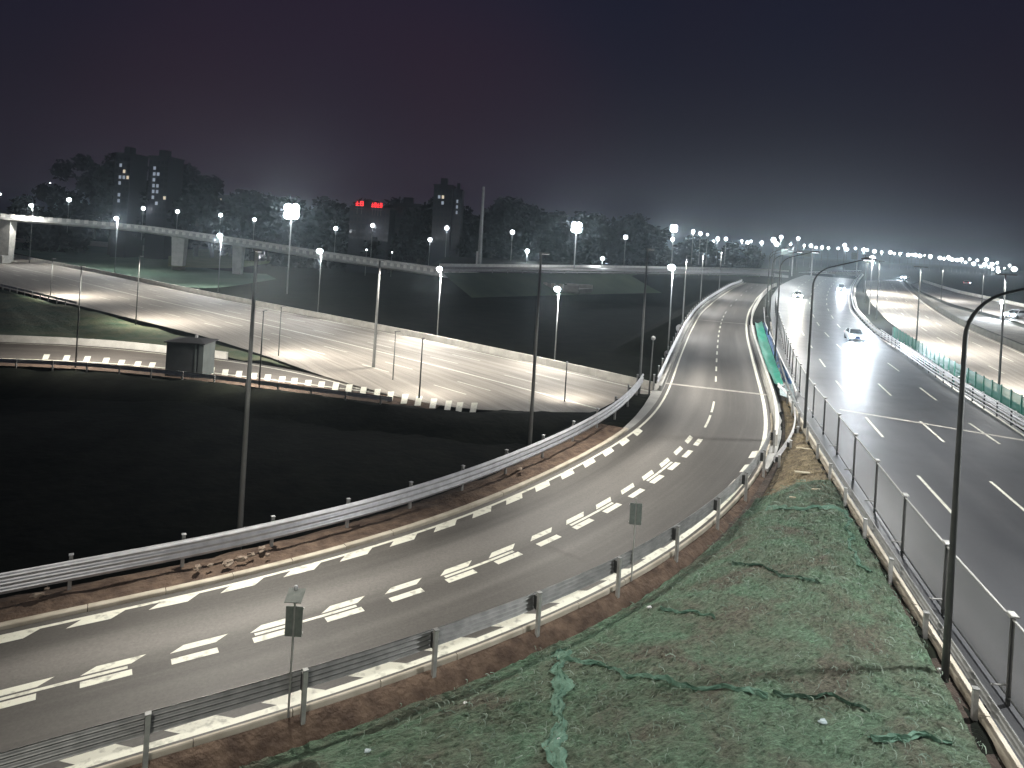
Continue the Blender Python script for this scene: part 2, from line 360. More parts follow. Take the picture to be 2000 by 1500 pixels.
def ground_height(X, Y):
    sh = X.shape; X = X.ravel(); Y = Y.ravel()
    d, u, zr = RAMP.near(X, Y); hw = np.interp(u, ui, wi) / 2
    dl = -d - hw - .4; dr = d - hw - .4                       # beyond the kerb on each side
    dh, uh, zh = HL.near(X, Y)                                # <0: left of the highway kerb
    base = -7 + .18 * wob(X, Y, .06, 1.0)
    plat = 9.0 * sst((Y - 222) / 14) * sst((X / np.maximum(Y, 1) + .13) / .05)
    base = base + plat
    emb = zr - .30 - np.maximum(0, dl - 2.6) * .62
    bridge = sst((Y - 60) / 6) * (1 - sst((Y - 118) / 8))
    emb = emb - bridge * 8
    left = np.maximum(base, emb)
    # lower right of the ramp: gap up to the highway kerb
    a = np.maximum(dr, 0); b = np.maximum(-dh, 0); t = a / np.maximum(a + b, .01)
    gap = zr - .22 + (zh - .06 - zr + .22) * sst(t) - .75 * np.exp(-((a - 1.15) / .75) ** 2) * np.clip((a + b) / 9, 0, 1) + .55 * np.sin(PI * t) * np.clip((a + b) / 10, 0, 1)
    gap = gap + .05 * wob(X, Y, .9, 2.) * np.clip(b, 0, 1) * np.clip(a, 0, 1)
    right = np.where(dh > 0, np.interp(Y, [0, 120, 330, 600], [0, 0, 3.6, 4.6]) - .35, gap)
    z = np.where(d > -hw - .2, np.where(dr < 0, zr - .30, right), left)
    z = np.where((dh > -.3), np.interp(Y, [0, 120, 330, 600], [0, 0, 3.6, 4.6]) - .35, z)
    far = sst((Y - 235) / 15) * sst((X / np.maximum(Y, 1) + .13) / .05)
    hp = np.interp(Y, [0, 120, 330, 600], [0, 0, 3.6, 4.6]) - .5
    rightish = sst((X / np.maximum(Y, 1) - .33) / .08)
    z = z * (1 - far) + far * (2 + (hp - 2) * rightish)
    behind = Y < 6
    z = np.where(behind, np.minimum(z, -.35), z)
    return z.reshape(sh)
xs = np.r_[-3500, -2200, -1400, -900, -600, -450, np.arange(-350, -120, 12), np.arange(-120, -26, 4), np.arange(-26, 34, 1.0), np.arange(34, 120, 2.5), np.arange(120, 340, 12), 400, 550, 800, 1300, 2200, 3500]
ys = np.r_[-60, -30, -10, np.arange(0, 16, 4), np.arange(16, 70, 1.0), np.arange(70, 130, 2), np.arange(130, 300, 4), np.arange(300, 480, 20), 520, 600, 720, 900, 1200, 1700, 2500, 3500]
X, Y = np.meshgrid(xs, ys); Zg = ground_height(X, Y); nx_ = len(xs)
M_GROUND = mat('ground_soil_grass', (.005, .0062, .0045), .95, col2=(.013, .015, .010), scale=.35, detail=8, bump=.5, bscale=1.5, bdist=.15, spec=.1)
gv = np.stack([X.ravel(), Y.ravel(), Zg.ravel()], 1)
gf = [(j * nx_ + i, j * nx_ + i + 1, (j + 1) * nx_ + i + 1, (j + 1) * nx_ + i) for j in range(len(ys) - 1) for i in range(nx_ - 1)]
ground = structure('ground', gv, gf, M_GROUND, True)
def gz(x, y):
    i = min(max(np.searchsorted(xs, x) - 1, 0), nx_ - 2); j = min(max(np.searchsorted(ys, y) - 1, 0), len(ys) - 2)
    a = (x - xs[i]) / (xs[i + 1] - xs[i]); b = (y - ys[j]) / (ys[j + 1] - ys[j])
    return float((Zg[j, i] * (1 - a) + Zg[j, i + 1] * a) * (1 - b) + (Zg[j + 1, i] * (1 - a) + Zg[j + 1, i + 1] * a) * b)

# ------------------------------------------------------------------ the ramp
v, f, uv = strip(RAMP, lambda u: -rhw(u) - .42, lambda u: rhw(u) + .42, 0, step=1, cols=6)
ramp = structure('ramp_road', v, f, M_RAMP, True, uv)
v, f = sweep(RAMP, [(-5.1, -1.4), (-5.1, -.02), (5.1, -.02), (5.1, -1.4)], 78, 150, 3)
wpart('bridge_slab', v, f, M_CONC, ramp)
def road_part(name, v, f, m, par, uv=None): return wpart(name, v, f, m, par, uv=uv)
def line_strip(name, line, t, w, u0, u1, par, m=M_PAINT, dz=.006, step=1.0):
    ta = (lambda u: t(u) - w / 2) if callable(t) else t - w / 2; tb = (lambda u: t(u) + w / 2) if callable(t) else t + w / 2
    v, f, q = strip(line, ta, tb, dz, u0, u1, step); return road_part(name, v, f, m, par)
line_strip('edge_line', RAMP, lambda u: -rhw(u), .17, 0, RAMP.len, ramp)
line_strip('edge_line', RAMP, lambda u: rhw(u), .26, 0, RAMP.len, ramp)
def para(line, u0, u1, t0, t1, skew, dz, m, par, name='speed_marking'):
    v = [line.pos(u0, t0, dz), line.pos(u1, t0, dz), line.pos(u1 + skew, t1, dz), line.pos(u0 + skew, t1, dz)]
    return wpart(name, v, [(0, 3, 2, 1)], m, par)
def ustation(px, py, gfun, line): p = ong(px, py, gfun); return float(line.near([p[0]], [p[1]])[1][0])
US = ustation(1370, 625, ramp_z, RAMP); UJ = ustation(1400, 756, ramp_z, RAMP)
U_CMIN = 2.0; U_END = ustation(1358, 862, ramp_z, RAMP)
# pairs flanking the centre line: every third one stands alone, centre dashes run between the others
u0p = ustation(190, 1332, ramp_z, RAMP); u1p = ustation(1085, 1050, ramp_z, RAMP); PER = (u1p - u0p) / 7.0
k = -12; tcen = lambda u: -.12
U = u0p - 12 * PER
i = -12
while U < U_END + .5:
    if U > 1:
        for sgn in (-1, 1):
            t0 = tcen(U) + sgn * .17; t1 = tcen(U) + sgn * .50
            para(RAMP, U - .72, U + .72, t0, t1, .45 * (1 if sgn < 0 else -.0), .006, M_PAINT, ramp)
        for sgn, off in ((-1, 0), (1, 0)):
            h = rhw(U); para(RAMP, U - .68, U + .68, sgn * (h - .05), sgn * (h - .50), -.5, .006, M_PAINT, ramp)
    if i % 3 == 0:
        line_strip('centre_dash', RAMP, -.12, .15, max(.5, U - PER - .6), U + .6, ramp, dz=.007)
    U += PER; i += 1
for kk in range(5):                                           # edge blocks go on a little beyond the pairs
    U2 = U + kk * PER
    if U2 < 0: h = rhw(U2); para(RAMP, U2 - .9, U2 + .9, h - .12, h - .62, -.5, .006, M_PAINT, ramp)
for yy in ((1384, 825), (1394, 793)):
    U2 = ustation(*yy, ramp_z, RAMP); line_strip('centre_dash', RAMP, 0, .16, U2 - 1.6, U2 + 1.6, ramp)
U2 = UJ - 1
while U2 < US + 4:
    U2 += 5.4; line_strip('centre_dash', RAMP, 0, .16, U2 - 1.3, U2 + 1.3, ramp)
U2 = US + 14
while U2 < RAMP.len - 8:
    line_strip('centre_dash', RAMP, 0, .15, U2, U2 + 4, ramp, M_PAINT2); U2 += 15
for uu in (UJ, US): line_joint = wpart('expansion_joint', *strip(RAMP, lambda u: -rhw(u) - .42, lambda u: rhw(u) + .42, .010, uu - .22, uu + .22, .44, 4)[:2], M_JOINT, ramp)
for uu in (UJ, US): wpart('joint_gap', *strip(RAMP, lambda u: -rhw(u) - .42, lambda u: rhw(u) + .42, .016, uu - .04, uu + .04, .08, 4)[:2], M_ROOF, ramp)

def kerbs(line, off, side, u0, u1, seg, name_label, w=.30, h=.16, m=M_KERB, gap=.03):
    e_ = empty('kerb', line.pos(u0, 0), label=name_label, cat='kerb')
    u = u0
    while u < u1 - .1:
        ue = min(u + seg, u1); jt = rng.uniform(-.012, .012)
        o_ = off if callable(off) else (lambda q, off=off: off)
        v, f = sweep(line, [(0, -.1), (0, h - .03), (.03 * side, h), ((w - .03) * side, h), (w * side, h - .03), (w * side, -.1)], u + gap / 2, ue - gap / 2, 1.5, True, lambda q: o_(q) + jt, rng.uniform(-.008, .008))
        wpart('kerbstone', v, f, m, e_); u = ue
    return e_
kerbs(RAMP, lambda u: -rhw(u) - .42, -1, 2, 80, 2.6, 'pale tan kerbstones beside the soil strip on the left of the curved ramp')
kerbs(RAMP, lambda u: rhw(u) + .34, 1, 2, UJ - 6, 2.6, 'pale kerbstones along the near right side of the curved ramp', w=.13, h=.10)

# soil shoulder with rubble between kerb and rail
v, f, uv = strip(RAMP, lambda u: -rhw(u) - 3.2, lambda u: -rhw(u) - .71, 0, 1, 80, .35, 10)
v = np.array(v); v[:, 2] += .06 + .22 * fbm(v[:, 0], v[:, 1], 1.3, 40) - .22 * np.maximum(0, (np.tile(np.arange(11), len(v) // 11)[::-1] - 7) / 3.)
structure('soil_shoulder', v, f, M_SOIL, True)
v, f, uv = strip(RAMP, lambda u: rhw(u) + .55, lambda u: rhw(u) + 1.5, 0, 1, UJ - 9, .35, 8)
v = np.array(v); tt = np.tile(np.arange(9), len(v) // 9) / 8.
v[:, 2] += -.02 + .2 * fbm(v[:, 0], v[:, 1], 1.3, 50) * np.clip(tt * 4, .15, 1) - .80 * tt ** 1.3
structure('soil_slope', v, f, M_SOIL, True)

def rock(px, py, s, label, g=ramp_z):
    p = ong(px, py, g); s *= .8; V, Fc = ellipsoid(s, s * .6, s * .4, 7, 5); V = [tuple(np.array(q) * rng.uniform(.55, 1.3)) for q in V]
    o = link('rubble_piece', mesh('rubble_piece', V, Fc, M_ROCK), None, p + np.array([0, 0, .05]), rng.uniform(0, 3)); o.rotation_euler[0] = rng.uniform(-.3, .3); return tag(o, label, 'rubble', 'broken concrete pieces on the soil shoulder')
rock(70, 1165, .28, 'lone pale rubble piece beside the rail post at the far left edge')
rock(92, 1152, .14, 'tiny pale stone just above the lone rubble piece at the left edge')
rock(385, 1112, .32, 'long flat broken slab at the foot of a rail post left of the rubble heap')
rock(410, 1106, .2, 'small broken piece between the flat slab and the rubble heap')
rock(445, 1102, .38, 'biggest brown lump at the left of the rubble heap on the soil shoulder')
rock(470, 1093, .32, 'middle lump of the rubble heap on the soil shoulder')
rock(490, 1085, .26, 'slanted pale lump in the rubble heap left of its upright block')
rock(510, 1075, .34, 'upright pale block at the right end of the rubble heap')
rock(522, 1086, .18, 'small white chip at the foot of the upright block in the rubble heap')
rock(915, 935, .22, 'pale stone on the soil shoulder left of the second thick lamp pole')
rock(1015, 918, .3, 'flat pale stone lying under the guardrail near the second thick lamp pole')

# ------------------------------------------------------------------ guardrails
def beam_profile(h0, h1, waves, depth=.09, th=.012):
    n = waves * 6 + 1; out_ = []
    for k in range(n):
        z = h0 + (h1 - h0) * k / (n - 1); out_.append((depth * .5 * (1 - math.cos(2 * PI * waves * k / (n - 1))), z))
    back = [(a + th, b) for a, b in out_[::-1]]; return out_ + back
def guardrail(line, off, side, u0, u1, sp, h0, h1, waves, label, group=None, m=M_STEEL, pm=M_POST, ph=.10, name='guardrail', cap=True, block=True, curved=True):
    """side: direction (across) from the beam to its posts"""
    of = off if callable(off) else (lambda q: off)
    e_ = empty(name, line.pos(u0, of(u0)), label=label, cat='guardrail', group=group); b = np.array(e_.location)
    prof = beam_profile(h0, h1, waves); prof = [(a * -side, z) for a, z in prof]
    post = mesh('post', *bbox_(-.065, .065, -.065, .065, -.6, h1 + ph, .015), pm); capm = mesh('post_cap', *bbox_(-.085, .085, -.085, .085, 0, .035, .01), m)
    blk = mesh('spacer_block', *box(-.06, .06, -.09, .09, h0 + .08, h1 - .04), M_FPOST)
    u = u0
    while u < u1 - .2:
        ue = min(u + sp, u1)
        v, f = sweep(line, prof, u, ue + .03, 1.3, True, lambda q: of(q)); wpart('rail_beam', v, f, m, e_)
        p = line.pos(u, of(u) + side * .26); a = line.ang(u)
        po = link('post', post, e_, p, a, b)
        if cap: c = link('post_cap', capm, po); c.location = (0, 0, h1 + ph)
        if block: link('spacer_block', blk, e_, line.pos(u, of(u) + side * .12), a, b)
        u = ue
    return e_
UBR = UJ - 3
guardrail(RAMP, lambda u: -rhw(u) - 2.15, -1, 3, UBR, 4.0, .50, 1.30, 3, 'bright corrugated guardrail along the left side of the curved ramp, backed by black ground')
guardrail(RAMP, lambda u: -rhw(u) - .95, -1, UBR + .2, RAMP.len - 3, 4.0, .45, 1.15, 2, 'pale guardrail on the left edge of the ramp bridge curving towards the horizon')
u_r1 = UJ - 14
guardrail(RAMP, lambda u: rhw(u) + .50, 1, 1.0, u_r1, 4.0, .68, 1.30, 4, 'shade-toned guardrail seen from behind along the near side of the ramp, beside the netting', m=M_STEELD)
# concrete parapets of the ramp bridge
def parapet(line, off, u0, u1, h, w, label, m=M_PALE, seg=6.0, name='parapet'):
    of = off if callable(off) else (lambda q: off)
    e_ = empty(name, line.pos(u0, of(u0)), label=label, cat='parapet'); u = u0
    while u < u1 - .3:
        ue = min(u + seg, u1); v, f = sweep(line, [(-w / 2, -.25), (-w / 2 * .8, h), (w / 2 * .8, h), (w / 2, -.25)], u + .02, ue - .02, 1.5, True, of)
        wpart('parapet_panel', v, f, m, e_); u = ue
    return e_
parapet(RAMP, lambda u: rhw(u) + .75, u_r1 + 1, RAMP.len - 2, .75, .28, 'pale concrete parapet along the ramp bridge, left of the green and blue sheets')
parapet(RAMP, lambda u: -rhw(u) - .62, UBR, RAMP.len - 2, .42, .25, 'low concrete kerb wall along the left edge of the ramp bridge', m=M_CONC)
guardrail(RAMP, lambda u: rhw(u) + 1.5 + .6 * math.sin((u - u_r1) * .2), 1, u_r1 - 3, UJ + 2, 3.0, .35, .75, 2, 'white steel rail bowing out to the right where the ramp meets the bridge', m=M_WHITE)

# ------------------------------------------------------------------ highway
n = 260; a = resample(HL.P, n); b = resample(HR.P, n)
# match stations by nearest point so that rows run square to the road
b2 = np.array([HR.P[np.hypot(*(HR.P[:, :2] - p[:2]).T).argmin()] for p in HL.P]); b2 = smooth(b2, 25)
rows = []; UVr = []; ncol = 6
for i, (p, q) in enumerate(zip(HL.P, b2)):
    for c in range(ncol + 1): t = c / ncol; r_ = p * (1 - t) + q * t; rows.append((r_[0], r_[1], r_[2])); UVr.append((HL.S[i], t * 17))
f = [((i) * (ncol + 1) + c, (i) * (ncol + 1) + c + 1, (i + 1) * (ncol + 1) + c + 1, (i + 1) * (ncol + 1) + c) for i in range(len(HL.P) - 1) for c in range(ncol)]
highway = structure('highway_road', rows, f, M_HWY, True, UVr)
def hlane(pix): return Line(np.array([ong(*p, hwy_z) for p in pix]), 1.5, 8)
def hfrac(fr): return Line(HL.P * (1 - fr) + b2 * fr, 1.5, 6)
LA = np.array([ong(*p, hwy_z) for p in [(1833, 973), (1710, 838), (1647, 762), (1605, 708)]])
LB = np.array([ong(*p, hwy_z) for p in [(1975, 975), (1828, 850), (1737, 770), (1680, 715)]])
LC = np.array([ong(*p, hwy_z) for p in [(1945, 862), (1825, 780), (1750, 720)]])
def ext_(P, fr):
    d = (P[0] - P[1]); near_ = [P[0] + d * k for k in (1.2, .6)]
    farp = [q for q in (HL.P * (1 - fr) + b2 * fr) if q[1] > P[-1][1] + 25]; return Line(np.vstack([near_, P, farp[::4]]), 1.2, 20)
for P_, fr, nm in ((LA, .27, 0), (LB, .49, 0), (LC, .70, 0)):
    ln = ext_(P_, fr)
    for kq in range(-1, 20):
        yc = 36.4 + 14.3 * kq; j = int(np.abs(ln.P[:, 1] - yc).argmin())
        if abs(ln.P[j, 1] - yc) > 2: continue
        uu = ln.S[j]
        line_strip('lane_dash', ln, 0, .17, max(uu - 3, 0), min(uu + 3, ln.len), highway, dz=.007)
line_strip('edge_line', HR, -.4, .2, 0, HR.len - 2, highway, M_PAINT, .006, 2)
for pa, pb, w_ in (((1640, 800), (2010, 862), .42), ((1520, 640), (1600, 652), .35), ((1625, 651), (1640, 656), .3), ((1640, 632), (1650, 634), .3)):
    A_, B_ = ong(*pa, hwy_z), ong(*pb, hwy_z); d = (B_ - A_)[:2]; d /= np.linalg.norm(d); nrm = np.array([-d[1], d[0], 0]) * w_ / 2; up = np.array([0, 0, .012])
    wpart('expansion_joint', [A_ - nrm + up, B_ - nrm + up, B_ + nrm + up, A_ + nrm + up], [(0, 1, 2, 3)], M_JOINT, highway)
HK = kerbs(HL, 0.0, -1, 0, 130, 3.0, 'pale concrete kerb under the highway guardrail beside the green netting', w=.28)
guardrail(HL, -.15, -1, 0, 120, 4.0, .42, .78, 2, 'plain steel guardrail on the left edge of the highway, in front of the mesh fence', m=M_STEELD, ph=.04, block=False)
guardrail(HR, .35, 1, 0, HR.len - 4, 4.0, .35, .72, 2, 'steel guardrail along the right edge of the highway', m=M_STEEL, ph=.05, block=False)
parapet(HR, 1.0, 0, HR.len - 4, .35, .5, 'low pale concrete wall behind the guardrail on the right edge of the highway', seg=8)

# mesh fence: posts every 4.9 m, top rail, framed wire panels
fp = np.array([at(px, py, 2.5) for px, py in [(1970, 1190), (1850, 1060), (1768, 965), (1710, 893), (1665, 840), (1633, 800), (1605, 768)]]); fp[:, 2] = 0
fp = np.vstack([[fp[0] + (fp[0] - fp[1]) * k for k in (3, 2, 1)], fp])
far_f = [q for q in HL.P + np.r_[HL.N * .9, ].dot(np.eye(2, 3)) if q[1] > 54]
FL = Line(np.vstack([fp, far_f[::3]]), .7, 10)
fe = empty('mesh_fence', FL.pos(0), label='grey wire mesh fence with flat-capped dark posts along the highway edge', cat='fence'); fb = np.array(fe.location)
pm_ = mesh('post', *merge(box(-.045, .045, -.045, .045, -.1, 2.45)), M_FPOST); cm_ = mesh('post_cap', *merge(bbox_(-.15, .15, -.10, .10, 0, .07, .02)), M_FRAIL)
y0 = 19.6 - 4.7 * 3; k = 0
jj = int(np.abs(FL.P[:, 1] - 19.6).argmin()); u_ref = FL.S[jj]; sp_ = 4.85; us = [u_ref + sp_ * k for k in range(-3, 30) if 0 <= u_ref + sp_ * k < min(FL.len, 150)]
for i, u in enumerate(us):
    po = link('post', pm_, fe, FL.pos(u), FL.ang(u), fb); c = link('post_cap', cm_, po); c.location = (0, 0, 2.45)
    if i < len(us) - 1:
        ue = us[i + 1]
        A_ = FL.pos(u); B_ = FL.pos(ue)
        wpart('top_rail', *tube([A_ + [0, 0, 2.36], B_ + [0, 0, 2.36]], .035, 6), M_FRAIL, fe)
        wpart('bottom_rail', *tube([A_ + [0, 0, .22], B_ + [0, 0, .22]], .03, 6), M_FPOST, fe)
        wpart('mesh_panel', [A_ + [0, 0, .22], B_ + [0, 0, .22], B_ + [0, 0, 2.34], A_ + [0, 0, 2.34]], [(0, 1, 2, 3)], M_MESH, fe)
        wpart('bracket', *tube([A_ + [-.5, 0, .55], A_ + [0, 0, .55]], .025, 5), M_FRAIL, fe)

# green fence and rails right of the highway
gp = np.array([at(px, py, 2.0) for px, py in [(2000, 774), (1860, 704), (1760, 646)]]); gp[:, 2] = 0
gp = np.vstack([gp[0] + (gp[0] - gp[1]) * .8, gp, gp[-1] + (gp[-1] - gp[-2]) * .25]); GL = Line(gp, 1.5, 8)
ge = empty('green_fence', GL.pos(0), label='green mesh fence between the highway and the dusty carriageway on the right', cat='fence'); gb = np.array(ge.location)
gpm = mesh('post', *box(-.05, .05, -.05, .05, -.4, 2.05), M_GPOST)
u = 0
while u < GL.len - 1:
    ue = min(u + 2.2, GL.len - .1); link('post', gpm, ge, GL.pos(u), GL.ang(u), gb); A_, B_ = GL.pos(u + .2), GL.pos(ue - .2)
    wpart('mesh_panel', [A_ + [0, 0, .1], B_ + [0, 0, .1], B_ + [0, 0, 1.95], A_ + [0, 0, 1.95]], [(0, 1, 2, 3)], M_GMESH, ge)
    u = ue
re_ = empty('steel_railing', GL.pos(0, -1.5), label='low railing of four pale steel bars in front of the green fence', cat='railing'); rb = np.array(re_.location)
rpm = mesh('post', *box(-.05, .05, -.05, .05, -.4, 1.25), M_FPOST)
for zz in (.35, .65, .95, 1.22):
    v, f = sweep(GL, [(-.04, -.04), (-.04, .04), (.04, .04), (.04, -.04)], 0, GL.len, 3, True, -1.5, zz); wpart('rail_bar', v, f, M_STEEL, re_)
u = 1
while u < GL.len: link('post', rpm, re_, GL.pos(u, -1.44), GL.ang(u), rb); u += 3

# second and third carriageways on the right
def loft(pa, pb, g, mname, m, n=60, cols=5, dz=0.0, st=True):
    A_ = resample(np.array([ong(*p, g) for p in pa]), n); B_ = resample(np.array([ong(*p, g) for p in pb]), n); A_ = smooth(A_, 4); B_ = smooth(B_, 4)
    V, UV, Fc = [], [], []; s = np.r_[0, np.cumsum(np.hypot(*np.diff(A_[:, :2], axis=0).T))]
    for i in range(n):
        wdt = np.hypot(*(B_[i] - A_[i])[:2])
        for c in range(cols + 1): t = c / cols; V.append(A_[i] * (1 - t) + B_[i] * t + [0, 0, dz]); UV.append((s[i], t * wdt))
        if i:
            for c in range(cols): q = (i - 1) * (cols + 1) + c; Fc.append((q, q + 1, q + cols + 2, q + cols + 1))
    # face up
    a_, b_, c_ = (np.array(V[k]) for k in Fc[0][:3])
    if np.cross(b_ - a_, c_ - a_)[2] < 0: Fc = [q[::-1] for q in Fc]
    if not st: return V, Fc, UV, A_, B_
    o = structure(mname, V, Fc, m, True, UV); return o, Line(A_, 1.5, 4), Line(B_, 1.5, 4)
z0f = lambda x, y: hwy_z(x, y) - .05
r2, r2a, r2b = loft([(2060, 830), (2000, 795), (1880, 728), (1790, 668), (1735, 628), (1700, 590), (1690, 565), (1690, 548)], [(2060, 718), (2000, 690), (1940, 664), (1880, 638), (1830, 608), (1795, 583), (1772, 562), (1760, 548)], z0f, 'far_carriageway', M_DUST)
for t_ in (.35, .65):
    q = Line(r2a.P[:min(len(r2a.P), 9999)], 2, 2)
for fr in (.33, .66):
    A_ = resample(r2a.P, 80); B_ = resample(r2b.P, 80); ln = Line(A_ * (1 - fr) + B_ * fr, 2, 4); u = 0
    while u < ln.len - 8: line_strip('lane_dash', ln, 0, .2, u, u + 6, r2, M_PAINT, .012, 3); u += 15
line_strip('edge_line', r2b, -.6, .25, 0, r2b.len, r2, M_PAINT, .012, 3)
v, f = sweep(r2b, [(0, -.3), (0, .8), (.3, .8), (.3, -.3)], 0, r2b.len, 4, True, .6); o = structure('retaining_wall', v, f, mat('dark_wall', (.05, .05, .04), .9, var=.3, scale=.6))
r3, r3a, r3b = loft([(2060, 655), (2000, 632), (1930, 612), (1860, 594), (1800, 570), (1780, 556)], [(2060, 622), (2000, 600), (1930, 585), (1870, 572), (1830, 560), (1800, 550)], z0f, 'distant_carriageway', M_DUST2)
v, f = sweep(r3b, [(0, -.3), (0, .9), (.3, .9), (.3, -.3)], 0, r3b.len, 4, True, .3); o = structure('distant_parapet', v, f, M_PALE)
sb = loft([(2060, 700), (2000, 672), (1930, 645), (1860, 615), (1810, 590), (1790, 570)], [(2060, 662), (2000, 640), (1930, 618), (1860, 600), (1805, 576), (1785, 560)], z0f, 'gravel_verge', mat('grey_gravel', (.07, .068, .06), .95, col2=(.13, .125, .11), scale=.4, detail=8, bump=.6, bscale=4), dz=-.03)

# ------------------------------------------------------------------ left road and its slip road
zl = lambda x, y: -6.0
lr, lra, lrb = loft([(-260, 443), (0, 497), (200, 535), (400, 577), (620, 620), (850, 667), (1040, 708), (1240, 753), (1330, 775)], [(-260, 508), (0, 560), (200, 608), (400, 657), (520, 695), (640, 738), (780, 777), (900, 802), (1190, 806)], zl, 'left_road', M_DUST, n=90, cols=8)
lrb2 = resample(lrb.P, 120); lra2 = resample(lra.P, 120)
for fr, w_, dash in ((.04, .25, 0), (.22, .2, 1), (.38, .2, 1), (.52, .35, 0), (.68, .2, 1), (.82, .2, 1)):
    dirv = lra.P[-1] - lra.P[0]; ln = Line(lra.P + np.array([0, 0, 0]), 2, 1); off = fr * 27
    sgn = 1
    if dash:
        u = 2
        while u < ln.len - 8: line_strip('lane_dash', ln, off, w_, u, u + 6, lr, M_PAINT, .012, 3); u += 15
    else: line_strip('edge_line', ln, off, w_, 0, ln.len - 1, lr, M_PAINT, .012, 3)
parapet(lra, -.4, 0, lra.len - 1, .95, .3, 'pale concrete parapet along the far side of the wide left road', m=M_PALE, seg=9)
guardrail(Line(lrb.P[:int(len(lrb.P) * .62)], 1.5, 3), .5, 1, 0, 128, 4.0, .35, .8, 2, 'steel guardrail between the wide left road and the green slope below it', m=M_STEEL, block=False, cap=False)
zs = lambda x, y: -6.15
sr, sra, srb = loft([(-260, 655), (0, 668), (120, 672), (230, 679), (330, 690), (450, 702), (560, 720), (640, 737), (780, 776)], [(-260, 704), (0, 713), (120, 717), (230, 725), (330, 735), (480, 752), (600, 768), (720, 783), (850, 799)], zs, 'slip_road', M_SLIP, n=60, cols=5)
v, f = sweep(sra, [(0, -.4), (0, .85), (.35, .85), (.35, -.4)], 0, sra.len * .62, 3, True, -.7)
pe = empty('parapet', sra.pos(0), label='bright concrete parapet on the far side of the slip road, left of the hut', cat='parapet')
wpart('parapet_panel', v, f, M_PALE, pe)
line_strip('edge_line', sra, .9, .22, 0, sra.len - 2, sr, M_PAINT, .012, 2)
line_strip('edge_line', srb, -3.8, .3, 0, srb.len - 2, sr, M_PAINT, .012, 2)
for x_, y_ in [(412, 727), (439, 731), (466, 734), (495, 738), (522, 741), (550, 745), (574, 748), (601, 752), (627, 755), (655, 759), (681, 763), (709, 768), (736, 772), (762, 777), (790, 782), (817, 786), (846, 791), (875, 795), (897, 798), (925, 799), (207, 704), (237, 708), (269, 711), (297, 713), (170, 701), (130, 699), (90, 697)]:
    hh = 9.5 if x_ > 400 else 5
    q = [ong(x_ - 6 + 2, y_ - hh, zs), ong(x_ + 6 + 2, y_ - hh, zs), ong(x_ + 6 - 2, y_ + hh, zs), ong(x_ - 6 - 2, y_ + hh, zs)]
    wpart('speed_marking', [p + [0, 0, .014 if x_ < 640 else .17] for p in q], [(3, 2, 1, 0)], M_PAINT, sr)
v, f, uv = strip(srb, -3.2, .4, .02, 0, srb.len, 2, 3); o = structure('slip_road_verge', v, f, M_SOIL)
guardrail(srb, .6, 1, 0, srb.len * .93, 4.0, .4, .85, 2, 'pale steel guardrail on the near side of the slip road, passing behind the small hut', m=M_WHITE, block=False, cap=False)
v, f, uv, A_, B_ = loft([(-200, 520), (0, 566), (150, 602), (300, 640), (420, 672), (520, 700), (600, 727)], [(-200, 655), (0, 662), (120, 666), (230, 672), (330, 684), (450, 698), (560, 716), (615, 732)][:7], lambda x, y: -6.3, '', None, 40, 12, 0, False)
v = np.array(v); v[:, 2] += .25 * wob(v[:, 0], v[:, 1], .25, 2.)
structure('grass_slope', v, f, mat('slope_grass', (.045, .085, .045), .95, col2=(.12, .13, .075), scale=.25, detail=8, bump=.8, bscale=2, bdist=.2), True)

# low bank of black earth in front of the left road
bk = Line(np.array([ong(px, py, lambda x, y: -6.3) for px, py in [(-260, 712), (0, 724), (170, 727), (300, 740), (420, 749), (600, 772), (740, 790), (860, 803), (1000, 806), (1195, 806)]]), 1.5, 4)
bk_prof = [(-1.2, -.8), (-.6, .25), (.6, .45), (4, -.2), (9, -1.2)]
V, Fc = [], []
for i, u in enumerate(np.linspace(0, bk.len, int(bk.len))):
    for a_, b_ in bk_prof: V.append(bk.pos(u, a_ + 1.2, b_ + .18 * math.sin(u * .9) * math.cos(u * .37 + a_) + rng.uniform(-.08, .08)))
    if i: q = (i - 1) * 5; Fc += [(q + k, q + k + 1, q + k + 6, q + k + 5) for k in range(4)]
structure('earth_bank', V, [q[::-1] for q in Fc], M_GROUND, True)

# hut
hp = ong(357, 739, lambda x, y: -6.3)
hut = empty('hut', hp, label='small dark flat-roofed hut standing in front of the slip road', cat='hut'); 
link('wall', mesh('wall', *box(-2.05, 1.65, 0, 3.2, -.6, 4.0), M_HUT), hut).location = (0, 0, 0)
link('pale_corner', mesh('pale_corner', *box(1.653, 2.2, -.05, 3.1, -.6, 3.9), M_HUTP), hut)  # right face of the hut in a lighter tone than the wall
link('pale_corner', mesh('pale_corner', *box(1.2, 1.4, -.06, -.003, -.6, 4.0), M_HUTP), hut)
rv = [(-2.25, -.3, 4.0), (2.4, -.3, 4.0), (2.4, 3.5, 4.0), (-2.25, 3.5, 4.0), (-2.25, -.3, 4.12), (2.4, -.3, 4.12), (2.4, 3.5, 4.12), (-2.25, 3.5, 4.12), (-.3, 1.6, 4.5), (.8, 1.6, 4.5)]
rf = [(0, 1, 5, 4), (1, 2, 6, 5), (2, 3, 7, 6), (3, 0, 4, 7), (3, 2, 1, 0), (4, 5, 9, 8), (5, 6, 9), (6, 7, 8, 9), (7, 4, 8)]
rf_ = link('roof', mesh('roof', rv, rf, M_ROOF), hut); link('roof_vent', mesh('roof_vent', *box(.5, .75, 1.4, 1.7, 4.3, 4.75), M_WHITE), rf_)

